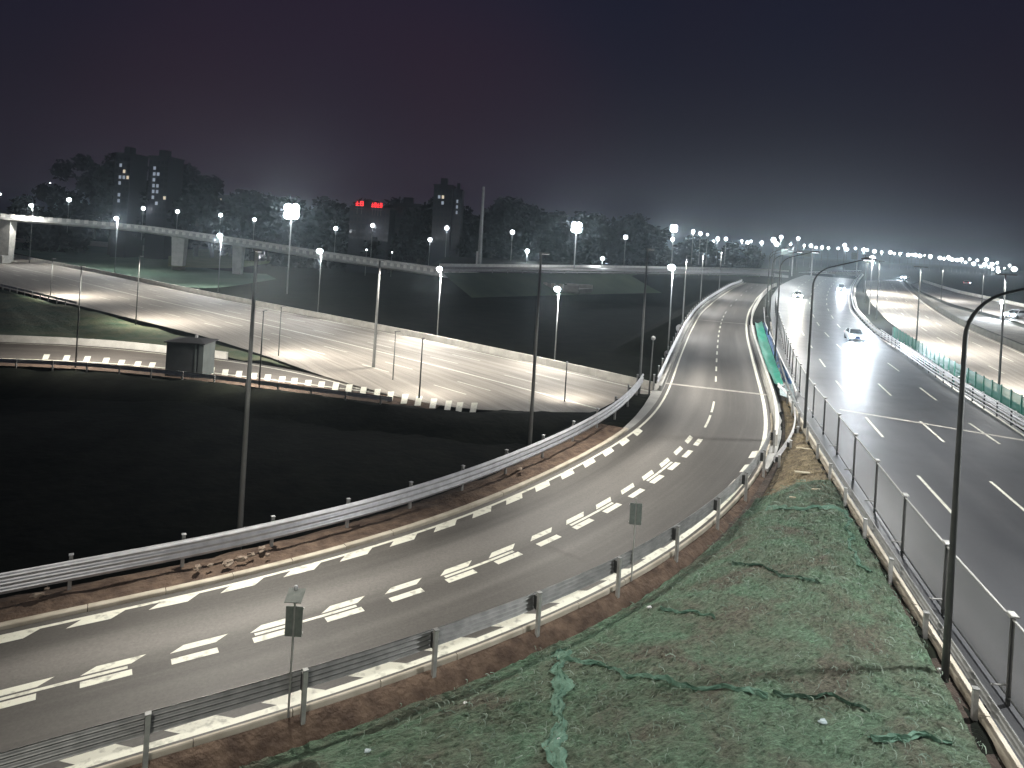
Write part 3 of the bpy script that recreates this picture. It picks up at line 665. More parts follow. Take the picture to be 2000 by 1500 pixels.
# ------------------------------------------------------------------ flyover
FYP = [(-120, 404, 222, 0), (0, 418, 230, 0), (120, 427, 240, 0), (250, 438, 250, 0), (430, 463, 245, 0), (620, 493, 235, 0), (760, 513, 225, 0), (860, 527, 215, 0), (1000, 545, 205, 0), (1080, 555, 196, 0), (1130, 558, 192, 0)]
fy = np.array([atD(a_, b_, c_) for a_, b_, c_, _ in FYP]); FY = Line(fy, 1.5, 12)
fye = empty('flyover', FY.pos(0), label='long curved concrete flyover rising to the left above the wide left road', cat='flyover'); fyb = np.array(fye.location)
v, f = sweep(FY, [(0, -1.05), (0, -1.7), (-1.2, -2.3), (-8.0, -2.3), (-9.5, -1.7), (-9.5, -1.05)], 0, FY.len, 4); wpart('deck_girder', v, f, M_CONC, fye)
v, f = sweep(FY, [(-.05, -1.1), (-.05, -.05), (-.35, -.05), (-.35, -1.1)], 0, FY.len, 3); wpart('parapet', v, f, M_CONC, fye)
v, f = sweep(FY, [(-9.1, -1.1), (-9.1, -.05), (-9.4, -.05), (-9.4, -1.1)], 0, FY.len, 3); wpart('parapet', v, f, M_PALE, fye)
v, f, uv = strip(FY, -9.0, -.4, -1.0, step=4); wpart('deck_surface', v, f, M_DUST, fye, uv=uv)
pb_ = mesh('parapet_block', *bbox_(-.62, .62, -.06, .1, -1.05, .18, .03), M_PALE)
u = 1
while u < FY.len - 4:
    o = link('parapet_block', pb_, fye, FY.pos(u, .10), FY.ang(u), fyb); u += 2.6
for px, py, D, w_ in ((8, 530, 224, 3.6), (313, 536, 0, 4.6), (437, 505, 0, 3.4)):
    uq = float(FY.near([atD(px, py, 240)[0]], [240])[1][0]); p = FY.pos(uq, -3.2); top = p[2] - 2.2
    hw_ = w_ / 2; V, Fc = merge(([(-hw_ * .8, -1.2, -7.3), (hw_ * .8, -1.2, -7.3), (hw_ * .8, 1.2, -7.3), (-hw_ * .8, 1.2, -7.3), (-hw_, -1.6, top), (hw_, -1.6, top), (hw_, 1.6, top), (-hw_, 1.6, top)], box(0, 1, 0, 1, 0, 1)[1]))
    V = [(x + p[0], y + p[1], z) for x, y, z in V]; wpart('pier', V, Fc, M_PALE if px < 50 else M_CONC, fye)
p = FY.pos(float(FY.near([atD(8, 530, 230)[0]], [230])[1][0]), 0.0)
wpart('pier_base', [(x + p[0] + 1.5, y + p[1] - 6, z) for x, y, z in box(-3, 3, -2, 2, -7.2, -3.6)[0]], box(0, 1, 0, 1, 0, 1)[1], M_PALE, fye)
# road and grass seen under the flyover
o, la_, lb_ = loft([(-60, 462), (60, 466), (180, 470), (290, 480), (300, 484)], [(-60, 470), (60, 474), (180, 480), (280, 490), (300, 492)], lambda x, y: -4.5, 'underpass_road', M_DUST, 30, 3)
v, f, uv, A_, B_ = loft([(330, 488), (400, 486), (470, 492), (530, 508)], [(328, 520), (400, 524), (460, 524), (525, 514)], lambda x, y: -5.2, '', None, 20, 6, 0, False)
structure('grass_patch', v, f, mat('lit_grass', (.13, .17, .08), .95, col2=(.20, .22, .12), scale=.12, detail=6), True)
v, f, uv, A_, B_ = loft([(30, 470), (130, 476), (300, 492), (420, 530), (520, 535)], [(20, 492), (150, 520), (300, 552), (400, 568), (540, 545)], lambda x, y: -6.6, '', None, 30, 8, 0, False)
structure('grass_field', v, f, mat('field_grass', (.055, .11, .075), .95, col2=(.11, .16, .11), scale=.06, detail=6), True)
# far road on its bank (the long pale line across the middle)
o, fa_, fb_ = loft([(860, 521), (1000, 522), (1200, 523), (1400, 526), (1490, 528), (1540, 532)], [(860, 531), (1000, 532), (1200, 534), (1400, 537), (1490, 539), (1540, 543)], lambda x, y: 2.15 + max(0, x - 60) * .006, 'far_road', M_DUST2, 40, 3, .05)
parapet(fa_, -.3, 0, fa_.len, .9, .4, 'long pale parapet on the far side of the distant road across the middle', seg=12)
guardrail(fb_, .3, 1, 0, fb_.len - 3, 6.0, .3, .75, 2, 'thin steel rail on the near side of the distant road across the middle', m=M_WHITE, block=False, cap=False)
v, f, uv = strip(fb_, .4, 12, -.1, 0, fb_.len * .93, 5, 4); v = np.array(v); v[:, 2] -= np.tile(np.arange(5), len(v) // 5) / 4 * 5.2
structure('grass_bank', v, f, mat('bank_grass', (.05, .085, .05), .95, col2=(.11, .15, .085), scale=.08, detail=7), True)
# bright bridge railing on the crest of the highway
cA, cB = atD(1560, 537, 345), atD(1682, 533, 352)
cre = empty('bridge_railing', cA, label='bright white bridge railing across the crest of the highway below the lamp row', cat='railing')
CL_ = Line(np.array([cA, (cA + cB) / 2 + [0, 0, .2], cB]), 2, 1)
v, f = sweep(CL_, [(-.2, -3.5), (-.2, .6), (.2, .6), (.2, -3.5)], 0, CL_.len, 4); wpart('wall_panel', v, f, M_PALE, cre)
wpart('top_bar', *sweep(CL_, [(-.1, 1.0), (-.1, 1.3), (.1, 1.3), (.1, 1.0)], 0, CL_.len, 4), M_WHITE, cre)
for u in np.arange(0, CL_.len, 3): wpart('baluster', [tuple(np.array(q) + CL_.pos(u)) for q in box(-.12, .12, -.08, .08, .6, 1.0)[0]], box(0, 1, 0, 1, 0, 1)[1], M_WHITE, cre)

# ------------------------------------------------------------------ green netting in the gap between ramp and highway
def net_off(X_, Y_, dz=.11, amp=1.0, k=0):
    wx = X_ + 1.2 * fbm(X_, Y_, .5, 3); wy = Y_ + 1.2 * fbm(X_, Y_, .5, 9); rid = 1 - np.abs(fbm(wx, wy * 1.1, .8, 21 + int(k), 3)) * 5
    rid2 = 1 - np.abs(fbm(wx * 1.3, wy, 2.3, 61 + int(k), 3)) * 5
    return dz + amp * (np.clip(rid, 0, 1) ** 3 * .035 + np.clip(rid2, 0, 1) ** 3 * .035 + np.maximum(.10 + .24 * fbm(X_, Y_, .35, 5), 0) + .10 * fbm(X_, Y_, 2.9, 12, 5))
def gnz(x, y): return gz(x, y) + float(net_off(np.array([x]), np.array([y]))[0])
def gap_grid(y0, y1, n, cols, ta, tb, dz, amp, name, m, kind, k=0., label=None, edge=None):
    """sheet laid on the gap, between fractions ta..tb of the way from ramp soil to highway kerb"""
    ur0 = float(RAMP.near([0], [0])[1][0]); V = []
    uu = np.linspace(y0, y1, n)
    uf = np.arange(max(y0 - 6, 0), y1 + 6, .5); Pf = np.array([RAMP.pos(q, rhw(q) + 1.3) for q in uf]); Hf = []
    for p in Pf: d_, uh_, _ = HL.near([p[0]], [p[1]]); Hf.append(HL.pos(float(uh_[0]), -.42))
    Hf = smooth(np.array(Hf), 60); Pf = smooth(Pf, 30)
    for q in uu:
        p = np.array([np.interp(q, uf, Pf[:, k_]) for k_ in range(3)]); h_ = np.array([np.interp(q, uf, Hf[:, k_]) for k_ in range(3)])
        for c in range(cols + 1):
            a_ = ta + (tb - ta) * c / cols; V.append(p * (1 - a_) + h_ * a_)
    V = np.array(V); G_ = np.array([gz(x, y) for x, y in V[:, :2]]).reshape(n, cols + 1)
    for _ in range(25): G_[1:-1] = .25 * G_[:-2] + .5 * G_[1:-1] + .25 * G_[2:]
    V[:, 2] = G_.ravel()
    X_, Y_ = V[:, 0], V[:, 1]
    V[:, 2] += net_off(X_, Y_, dz, amp, k) + rng.normal(0, amp * .022, len(V))
    Fc = [(j * (cols + 1) + i, j * (cols + 1) + i + 1, (j + 1) * (cols + 1) + i + 1, (j + 1) * (cols + 1) + i) for j in range(n - 1) for i in range(cols)]
    return V, [q[::-1] for q in Fc]
UN0 = 2.0; UN1 = ustation(1440, 980, ramp_z, RAMP); UN2 = UJ - 1
v, f = gap_grid(UN0, UN1, 420, 170, .0, .975, .11, 1.0, '', None, None)
a_, b_, c_ = (np.array(v[k_]) for k_ in f[0][:3])
if np.cross(b_ - a_, c_ - a_)[2] < 0: f = [q[::-1] for q in f]
def net_material(name, g1, g2, brown, grit, th0, th1):
    m = bpy.data.materials.new(name); m.use_nodes = True; t = m.node_tree; p = t.nodes['Principled BSDF']; Nn = t.nodes.new; L = t.links.new
    tc_ = Nn('ShaderNodeTexCoord')
    def nz_(s, d, r=.6, st=(1, 1, 1)):
        mp = Nn('ShaderNodeMapping'); mp.inputs['Scale'].default_value = st; L(tc_.outputs['Object'], mp.inputs[0])
        n = Nn('ShaderNodeTexNoise'); n.inputs['Scale'].default_value = s; n.inputs['Detail'].default_value = d; n.inputs['Roughness'].default_value = r; n.inputs['Distortion'].default_value = .6; L(mp.outputs[0], n.inputs['Vector']); return n.outputs['Fac']
    def rmp(f_, a, b, ca, cb):
        r = Nn('ShaderNodeValToRGB'); L(f_, r.inputs[0]); r.color_ramp.elements[0].position = a; r.color_ramp.elements[1].position = b; r.color_ramp.elements[0].color = (*ca, 1); r.color_ramp.elements[1].color = (*cb, 1); return r.outputs[0]
    def mx_(f_, a, b, mode='MIX'):
        x = Nn('ShaderNodeMix'); x.data_type = 'RGBA'; x.blend_type = mode
        if isinstance(f_, float): x.inputs[0].default_value = f_
        else: L(f_, x.inputs[0])
        L(a, x.inputs[6]); L(b, x.inputs[7]); return x.outputs[2]
    g = rmp(nz_(2.6, 10, .75, (1, 2.2, 1)), .33, .66, g1, g2); br = rmp(nz_(4, 8, .7), .3, .7, brown, grit)
    c = mx_(rmp(nz_(.42, 6, .62), th0, th1, (0, 0, 0), (1, 1, 1)), br, g)
    th = rmp(nz_(7.5, 8, .85, (1, 1.8, 1)), .38, .64, (.42,) * 3, (1.65,) * 3); c = mx_(1.0, c, th, 'MULTIPLY')
    L(c, p.inputs['Base Color']); p.inputs['Roughness'].default_value = .85
    b = Nn('ShaderNodeBump'); b.inputs['Strength'].default_value = 1; b.inputs['Distance'].default_value = .14; L(nz_(5.5, 8, .75, (1, 2, 1)), b.inputs['Height']); L(b.outputs[0], p.inputs['Normal'])
    return m
M_NET = net_material('torn_green_netting', (.050, .100, .056), (.145, .240, .155), (.060, .062, .042), (.150, .142, .105), .36, .60)
vs_, fs_ = gap_grid(1.0, UJ + 1, 200, 40, -.15, 1.02, .03, .10, '', None, None, 7.); a_, b_, c_ = (np.array(vs_[k_]) for k_ in fs_[0][:3])
if np.cross(b_ - a_, c_ - a_)[2] < 0: fs_ = [q[::-1] for q in fs_]
structure('gap_soil', vs_, fs_, mat('dark_brown_soil', (.022, .016, .012), .95, col2=(.055, .040, .030), scale=1.5, detail=8, bump=1, bscale=7, bdist=.08), True)  # darker brown soil under and beside the netting
net = bpy.data.objects.new('netting', mesh('netting', v, f, M_NET, False)); COL.objects.link(net)
tag(net, 'wrinkled green construction netting laid over the soil between ramp and highway', 'netting')
v, f = gap_grid(UN1 - .4, UN2, 120, 60, .05, .97, .03, .8, '', None, None, 3.)
if True:
    a_, b_, c_ = (np.array(v[k_]) for k_ in f[0][:3])
    if np.cross(b_ - a_, c_ - a_)[2] < 0: f = [q[::-1] for q in f]
structure('straw_ground', v, f, M_STRAW)
# folded seams of netting: raised rolls between two points
def gzf(x, y): return gz(x, y)
def seam(pts, w, hgt, label, m=M_NETL):
    P = []
    for px, py in pts: P.append(ong(px, py, lambda x, y: gz(x, y) + .28))
    ln = Line(np.array(P), .25, 4); V, Fc = [], []; n_ = max(3, int(ln.len / .12)); cs = 9
    for i, u in enumerate(np.linspace(0, ln.len, n_)):
        wv = w * (1 + .35 * math.sin(u * 2.1) + .2 * math.sin(u * 5.3 + 1)); hv = hgt * (1 + .4 * math.sin(u * 1.7 + 2) + .25 * math.sin(u * 6.1))
        for c in range(cs):
            t = c / (cs - 1) * 2 - 1; z = hv * .6 * (1 - t * t) + .05 * math.sin(t * 7 + u * 2.3) * math.sin(u * 1.1 + t * 3) + rng.uniform(-.03, .03); q = ln.pos(u, t * wv * .42 + .09 * math.sin(u * 3) + .05 * math.sin(u * 7.7) + rng.uniform(-.03, .03)); q[2] = gnz(q[0], q[1]) + .03 + z; V.append(q)
        if i: Fc += [((i - 1) * cs + c, i * cs + c, i * cs + c + 1, (i - 1) * cs + c + 1) for c in range(cs - 1)]
    o = bpy.data.objects.new('net_fold', mesh('net_fold', V, Fc, m, False)); COL.objects.link(o); return tag(o, label, 'netting')
seam([(1095, 1285), (1180, 1302), (1300, 1330), (1420, 1348), (1500, 1352)], .22, .08, 'pale raised net fold running right from the corner where the two seams meet')
seam([(1092, 1270), (1094, 1340), (1092, 1400), (1085, 1450), (1090, 1510)], .5, .06, 'upright strip of brighter overlapping net running down from the seam corner')
seam([(1500, 990), (1540, 996), (1600, 990), (1655, 998)], .35, .10, 'ragged bright far edge of the netting beside the straw ground')
seam([(1655, 1000), (1657, 1040), (1668, 1090), (1700, 1120)], .14, .06, 'thin pale net edge beside the highway guardrail posts')
seam([(1700, 1440), (1770, 1430), (1830, 1440), (1860, 1455)], .2, .10, 'looped bright net crease near the bottom right corner')
seam([(1430, 1098), (1520, 1118), (1600, 1140)], .13, .06, 'thin dark net fold below the far corner of the netting', M_NETG)
seam([(1510, 1352), (1580, 1354), (1650, 1370), (1700, 1384)], .12, .05, 'thin line of net continuing right of the long raised fold', M_NETG)
seam([(1290, 1185), (1345, 1195), (1400, 1205)], .09, .05, 'short pale thread of net near the plain twin-panel guide sign')
# thousands of curled threads and ruffles of torn net
def ruffles():
    V, Fc = [], []
    vv = np.array(net.data.vertices[0].co) ; nv = len(net.data.vertices); arr = np.empty(nv * 3); net.data.vertices.foreach_get('co', arr); arr = arr.reshape(-1, 3)
    for i in range(26000):
        p = arr[rng.integers(nv)]; 
        if math.sin(p[0] * .5 + 1.3) + math.sin(p[1] * .63 + p[0] * .3) + rng.uniform(-1.6, 1) < -1.0: continue
        L_ = rng.uniform(.12, .42); w_ = rng.uniform(.008, .024); a = rng.normal(.15, .7); cvt = rng.uniform(-2.2, 2.2); x, y, z = p[0], p[1], p[2]; n0 = len(V)
        for s in range(5):
            t = s / 4; hx = math.cos(a + cvt * t); hy = math.sin(a + cvt * t); x += hx * L_ / 4; y += hy * L_ / 4
            zz = z + .010 + .055 * math.sin(PI * t) * rng.uniform(.4, 1)
            V.append((x - hy * w_ / 2, y + hx * w_ / 2, zz)); V.append((x + hy * w_ / 2, y - hx * w_ / 2, zz + w_ * .8))
            if s: q = n0 + (s - 1) * 2; Fc.append((q, q + 1, q + 3, q + 2))
    o = bpy.data.objects.new('net_threads', mesh('net_threads', V, Fc, mat('net_thread', (.06, .12, .08), .8, col2=(.24, .31, .25), scale=2, detail=3))); COL.objects.link(o)
    tag(o, 'loose curled threads and torn ruffles all over the green netting', 'netting', kind='stuff')
ruffles()
def straw():
    V, Fc = [], []
    for i in range(5000):
        q = rng.uniform(UN1 - 2, UN2); a_ = rng.uniform(.12, .95); p = RAMP.pos(q, rhw(q) + 2.0); h_ = HL.pos(float(HL.near([p[0]], [p[1]])[1][0]), -.42); r_ = p * (1 - a_) + h_ * a_
        z = gz(r_[0], r_[1]) + .12; L_ = rng.uniform(.15, .5); a = rng.normal(0, .6); w_ = rng.uniform(.01, .03); d_ = np.array([math.cos(a), math.sin(a), rng.uniform(-.1, .35)]) * L_; n_ = np.array([-d_[1], d_[0], 0]) / L_ * w_
        b_ = np.array([r_[0], r_[1], z]); k_ = len(V); V += [b_ - n_, b_ + n_, b_ + d_ + n_ * .3, b_ + d_ - n_ * .3]; Fc.append((k_, k_ + 1, k_ + 2, k_ + 3))
    o = bpy.data.objects.new('dry_straw', mesh('dry_straw', V, Fc, mat('straw', (.11, .085, .04), .9, col2=(.27, .22, .13), scale=3, detail=3))); COL.objects.link(o)
    tag(o, 'dry straw scattered over the brown ground beyond the netting', 'straw', kind='stuff')
straw()
def plank(px, py, L_, w_, rz_, label):
    p = ong(px, py, lambda x, y: gz(x, y) + .12); o = link('plank', mesh('plank', *bbox_(-L_ / 2, L_ / 2, -w_ / 2, w_ / 2, 0, .05, .01), mat('old_plank', (.36, .32, .22), .8, col2=(.5, .45, .33), scale=3, stretch=(1, 8, 1))), None, p + [0, 0, .04], rz_); return tag(o, label, 'plank')
plank(1570, 925, 1.0, .28, -.1, 'short pale plank lying in the middle of the straw ground')
plank(1570, 878, .9, .18, -.25, 'reddish pale plank lying across the straw ground near the ramp bend')
plank(1585, 862, .7, .15, .4, 'narrow plank lying at the top of the straw ground')
plank(1600, 958, .8, .10, .1, 'thin broken stick on the straw ground beside the highway guardrail')
plank(1560, 975, .9, .08, -.2, 'thin crooked stick at the edge where straw ground meets the netting')
for px, py, s, lb in ((1468 - 200, 1187, .13, 'white scrap of litter on the netting next to the ramp guardrail'), (1092, 1441, .16, 'white scrap of litter on the net seam at the bottom edge'), (910, 1369, .1, 'small white scrap of litter on the netting near its left end'), (718, 1464, .12, 'pale scrap of litter on the netting at the bottom left'), (1608, 1405, .14, 'pale stone lying on the netting right of the bottom centre'), (1840, 1310, .14, 'white stone on the netting at the foot of the tall curved lamp pole')):
    p = ong(px, py, lambda x, y: gz(x, y) + .28); p[2] = gnz(p[0], p[1]) + .03; V, Fc = ellipsoid(s, s * .6, s * .35, 6, 4); V = [tuple(np.array(q) * rng.uniform(.6, 1.3)) for q in V]
    tag(link('litter_scrap', mesh('litter_scrap', V, Fc, M_WHITE if 'white' in lb else M_TARPW), None, p), lb, 'litter')

# sheets over the gap beside the bridge
def sheet(name, m, pa, pb, z, label, sag=.25):
    A_ = smooth(resample([at(*p, z) for p in pa], 40), 2); B_ = smooth(resample([at(*p, z) for p in pb], 40), 2); V, Fc = [], []
    for i in range(40):
        for c in range(9): t = c / 8; q = A_[i] * (1 - t) + B_[i] * t; V.append(q + [0, 0, -sag * math.sin(PI * t) + .07 * math.sin(i * .9 + t * 5) + rng.uniform(-.015, .015)])
        if i: Fc += [((i - 1) * 9 + c, (i - 1) * 9 + c + 1, i * 9 + c + 1, i * 9 + c) for c in range(8)]
    o = bpy.data.objects.new(name, mesh(name, V, Fc, m, True)); COL.objects.link(o); return tag(o, label, 'tarpaulin')
sheet('tarpaulin', M_TARPG, [(1512, 748), (1495, 710), (1482, 670), (1474, 628)], [(1530, 748), (1514, 705), (1500, 665), (1488, 628)], .55, 'bright green sheet stretched beside the ramp bridge parapet')
sheet('tarpaulin', M_TARPB, [(1531, 744), (1515, 705), (1501, 665), (1489, 628)], [(1547, 746), (1524, 700), (1508, 662), (1493, 628)], .6, 'blue sheet stretched between the green sheet and the highway rail')
sheet('tarpaulin', M_TARPW, [(1524, 772), (1523, 765), (1523, 757), (1526, 750)], [(1552, 778), (1551, 768), (1549, 758), (1548, 750)], .45, 'crumpled pale grey sheet at the near end of the green and blue sheets', .1)
bl = Line(np.array([at(*p, .75) for p in [(1556, 765), (1549, 748), (1525, 700), (1509, 662), (1494, 630), (1492, 600)]]), 1, 6)
be = empty('handrail', bl.pos(0), label='thin white handrail along the right side of the blue sheet', cat='railing')
wpart('rail_bar', *sweep(bl, [(-.05, -.05), (-.05, .05), (.05, .05), (.05, -.05)], 0, bl.len, 1.5), M_WHITE, be)
u = 0
while u < bl.len: p = bl.pos(u); wpart('post', [tuple(np.array(q) + p) for q in box(-.04, .04, -.04, .04, -1.0, -.05)[0]], box(0, 1, 0, 1, 0, 1)[1], M_WHITE, be); u += 4

# ------------------------------------------------------------------ small signs on the ramp rail
def small_sign(px, py, D, zt, label, solar=True):
    p = atD(px, py, D); zb = ramp_z(p[0], p[1]); h = p[2] - zb
    e_ = empty('guide_sign', (p[0], p[1], zb - .1), 0, label, 'sign')
    link('post', mesh('post', *tube([(0, 0, 0), (0, 0, h)], .035, 8), M_POST), e_)
    for sx_ in (-.13, .15): link('sign_panel', mesh('sign_panel', *bbox_(sx_ - .11, sx_ + .11, -.05, -.01, h - 1.1, h - .2, .01), M_SIGNB), e_)
    link('bracket', mesh('bracket', *merge(box(-.26, .28, -.008, .03, h - .30, h - .25), box(-.26, .28, -.008, .03, h - 1.03, h - .98)), M_POST), e_)
    if solar:
        link('solar_panel', mesh('solar_panel', [(-.25, -.25, h + .02), (.25, -.25, h + .02), (.25, .2, h + .22), (-.25, .2, h + .22), (-.25, -.25, h), (.25, -.25, h), (.25, .2, h + .2), (-.25, .2, h + .2)], [(0, 1, 2, 3), (7, 6, 5, 4), (0, 4, 5, 1), (1, 5, 6, 2), (2, 6, 7, 3), (3, 7, 4, 0)], M_SIGNB), e_)
        link('beacon', mesh('beacon', *ellipsoid(.07, .07, .09, 8, 6, (0, 0, h + .32)), M_STEEL), e_)
    return e_
small_sign(577, 1163, 21.0, 0, 'small twin-panel guide sign with solar beacon on the ramp rail, near the bottom left')
small_sign(1243, 968, 29.6, 0, 'small plain twin-panel guide sign on the ramp rail, near the picture centre right', False)
def round_board(px, py, D, r, label):
    p = atD(px, py, D); zb = ramp_z(p[0], p[1]); e_ = empty('sign_board', (p[0], p[1], zb), -.2, label, 'sign'); h = p[2] - zb
    link('post', mesh('post', *tube([(0, 0, -.5), (0, 0, h)], .05, 8), M_POST), e_); V, Fc = ellipsoid(r, .05, r * 1.1, 14, 8, (0, -.08, h)); link('sign_panel', mesh('sign_panel', V, Fc, M_WHITE), e_)
round_board(1304, 692, 79, .42, 'white round board on the left rail of the bridge, the nearer of the two')
round_board(1327, 641, 101, .5, 'white round board on the left rail of the bridge, the farther of the two')
p = ong(1268, 758, ramp_z); p = atD(1268, 758, 62)
e_ = empty('camera_pole', (p[0], p[1], p[2] - .6), 0, 'thin pole with a small round head where the left road passes under the ramp', 'pole')
link('pole', mesh('pole', *tube([(0, 0, -.5), (0.1, 0, 4.9)], [.07, .05], 8), M_POLE), e_); link('head', mesh('head', *ellipsoid(.2, .18, .2, 10, 7, (.1, 0, 5.0)), M_WHITE), e_)

# ------------------------------------------------------------------ lamps
def spot(parent, loc, tilt, power, size=150, blend=.5, col=(1, .96, .88), rad=.25, azim=0.0):
    """loc local; tilt leans the beam from straight down towards local +X"""
    ld = bpy.data.lights.new('lamp_light', 'SPOT'); ld.energy = power; ld.spot_size = math.radians(size); ld.spot_blend = blend; ld.color = col; ld.shadow_soft_size = rad
    o = bpy.data.objects.new('lamp_light', ld); COL.objects.link(o); o.parent = parent; o.location = loc; o.rotation_euler = (0, math.radians(-tilt), azim); return o
WARM = (1.0, .95, .86); COOL = (.98, .98, .96); WHITE = (1.0, .97, .92)
def straight_lamp(px0, py0, pxb, pyb, D, rb, label, rot, power=0, lit=False, m=M_POLE, tilt=25, size=130, head=True, zb=None, col=WARM, lens=.40, group=None, blend=.5):
    """pole whose top and foot stand at the given photo positions, D metres ahead"""
    T = atD(px0, py0, D); B = atD(pxb, pyb, D)
    if zb is None: zb = B[2]
    e_ = empty('street_lamp', (T[0] * .5 + B[0] * .5, D, zb), rot, label, 'street lamp', group); h = T[2] - zb
    link('pole', mesh('pole', *tube([(0, 0, -1.0), (0, 0, h * .5), (0, 0, h)], [rb, rb * .78, rb * .55], 10), m, True), e_)
    if head:
        link('housing', mesh('housing', *bbox_(-.1, .62, -.1, .1, h - .02, h + .07, .03), M_HOUSING), e_)
        if lit: link('lens', mesh('lens', *ellipsoid(lens, lens, lens * .8, 12, 8, (.45, 0, h - .02 - lens * .3)), M_LENS), e_)
        else: link('lens', mesh('lens', *box(.1, .58, -.08, .08, h - .05, h - .021), mat('flat_lens', (.8, .8, .8), .3, emit=(1, .95, .85), estr=.6)), e_)
    if power: spot(e_, (.5 if lit else 1.0, 0, h - .6 if lit else h - .12), tilt, power, size, blend, col)
    return e_, h
RW = 15500
# thick ramp lamps on the slope behind the left guardrail
a_r = lambda px, py, D: RAMP.ang(float(RAMP.near([atD(px, py, D)[0]], [D])[1][0])) - PI / 2
straight_lamp(510, 490, 460, 1030, 33, .135, 'thick grey lamp pole nearest the camera, rising from black ground behind the ramp guardrail', a_r(485, 900, 33), RW, tilt=42, size=112, blend=.9, zb=-3.5)
straight_lamp(1058, 495, 1034, 865, 46, .135, 'thick grey lamp pole behind the middle of the ramp guardrail', a_r(1040, 865, 46), RW, tilt=42, size=112, blend=.9, zb=-2.5)
straight_lamp(1264, 487, 1250, 750, 64, .14, 'grey lamp pole standing where the left road dips under the ramp', a_r(1250, 750, 64), RW, tilt=42, size=112, blend=.9, zb=-6.5)
p = RAMP.pos(14, -rhw(14) - 3.2); e_ = empty('street_lamp', p - [0, 0, .6], RAMP.ang(14) - PI / 2, 'lamp pole behind the ramp guardrail just outside the left edge', 'street lamp')
link('pole', mesh('pole', *tube([(0, 0, -1), (0, 0, 13.6)], [.19, .1], 10), M_POLE, True), e_); link('housing', mesh('housing', *bbox_(-.15, .95, -.16, .16, 13.58, 13.72, .05), M_HOUSING), e_); spot(e_, (.9, 0, 13.4), 42, RW * .5, 112, .9, WARM)
e_ = empty('street_lamp', (-6, 4, -3), .9, 'added unseen lamp pole behind the camera, lighting the left rail face', 'street lamp')
link('pole', mesh('pole', *tube([(0, 0, -1), (0, 0, 17)], [.19, .1], 10), M_POLE, True), e_); link('housing', mesh('housing', *bbox_(-.15, .95, -.16, .16, 16.98, 17.12, .05), M_HOUSING), e_); spot(e_, (.5, 0, 16.8), 38, 7000, 120, .8, WARM, azim=.2)  # unseen lamp added to brighten the road face of the left guardrail
# far ramp lamps
for uu, pw in ((UJ + 45, 9000), (UJ + 80, 9000), (UJ + 118, 9000)):
    if uu < RAMP.len - 5:
        p = RAMP.pos(uu, -rhw(uu) - 1.6); q = Line.ang(RAMP, uu); e_ = empty('street_lamp', p, q - PI / 2, 'slim lamp pole on the left edge of the ramp bridge as it curves away', 'street lamp', 'slim lamp poles on the left edge of the curving ramp bridge')
        link('pole', mesh('pole', *tube([(0, 0, -1), (0, 0, 10.5)], [.12, .07], 8), M_POLE), e_); link('housing', mesh('housing', *bbox_(-.1, .8, -.13, .13, 10.48, 10.6, .04), M_HOUSING), e_); spot(e_, (.5, 0, 10.3), 15, pw, 140, .5, WHITE)
# curved-arm lamps at the left edge of the highway
def curved_lamp(px, py, D, label, s=1.0, power=10500, rb=.105, zb=-.4, rot=0.0, col=COOL, m=M_DARKP):
    B = atD(px, py, D); e_ = empty('street_lamp', (B[0], D, zb), rot, label, 'street lamp')
    k_ = 1.0; path = [(0, 0, -.4), (0, 0, 4), (0, 0, 10.3)]; rad = [rb, rb * .85, rb * .62]
    for i in range(1, 9):
        t = i / 8 * math.radians(72); path.append((1.5 * (1 - math.cos(t)) * 1.15, 0, 10.3 + 1.45 * math.sin(t))); rad.append(rb * .6 - i * .003)
    path.append((3.3, 0, 12.28)); rad.append(.045)
    link('pole', mesh('pole', *tube(path, rad, 12), m, True), e_)
    link('housing', mesh('housing', *merge(ellipsoid(.55, .19, .10, 14, 8, (3.7, 0, 12.36))), M_HOUSING, True), e_)
    link('lens', mesh('lens', *box(3.4, 4.0, -.13, .13, 12.24, 12.27), mat('flat_lens_cool', (.8, .8, .8), .3, emit=(.9, .95, 1), estr=4)), e_)
    link('base_plate', mesh('base_plate', *merge(bbox_(-.3, .3, -.3, .3, .0, .06, .02), box(-.02, .02, -.28, .28, .06, .3), box(-.28, .28, -.02, .02, .06, .3)), M_POLE), e_)
    spot(e_, (3.7, 0, 12.1), 2, power * 1.15, 162, .5, col); return e_
curved_lamp(1845, 1330, 20.3, 'tall dark curved-arm lamp pole at the right edge of the netting, nearest the camera')
curved_lamp(1571, 842, 48.3, 'curved-arm lamp pole in the middle distance rising from the straw ground', power=9000)
curved_lamp(1514, 690, 77, 'curved-arm lamp pole beside the green and blue sheets, third from the camera', zb=0, power=8000)
p = HL.pos(0, -.5); e_ = curved_lamp(1571, 842, 48.3, 'curved-arm lamp pole behind the camera at the highway edge', power=9000); e_.location = (8.5, -8, -.4)
for uu in (108, 140, 175, 215, 255):
    if uu < HL.len - 8:
        q = HL.pos(uu, -.8); e_ = curved_lamp(1571, 842, 48.3, 'small curved-arm lamp in the receding row at the left highway edge', power=9000); e_.location = tuple(q); e_['group'] = 'curved-arm lamps receding along the left highway edge'
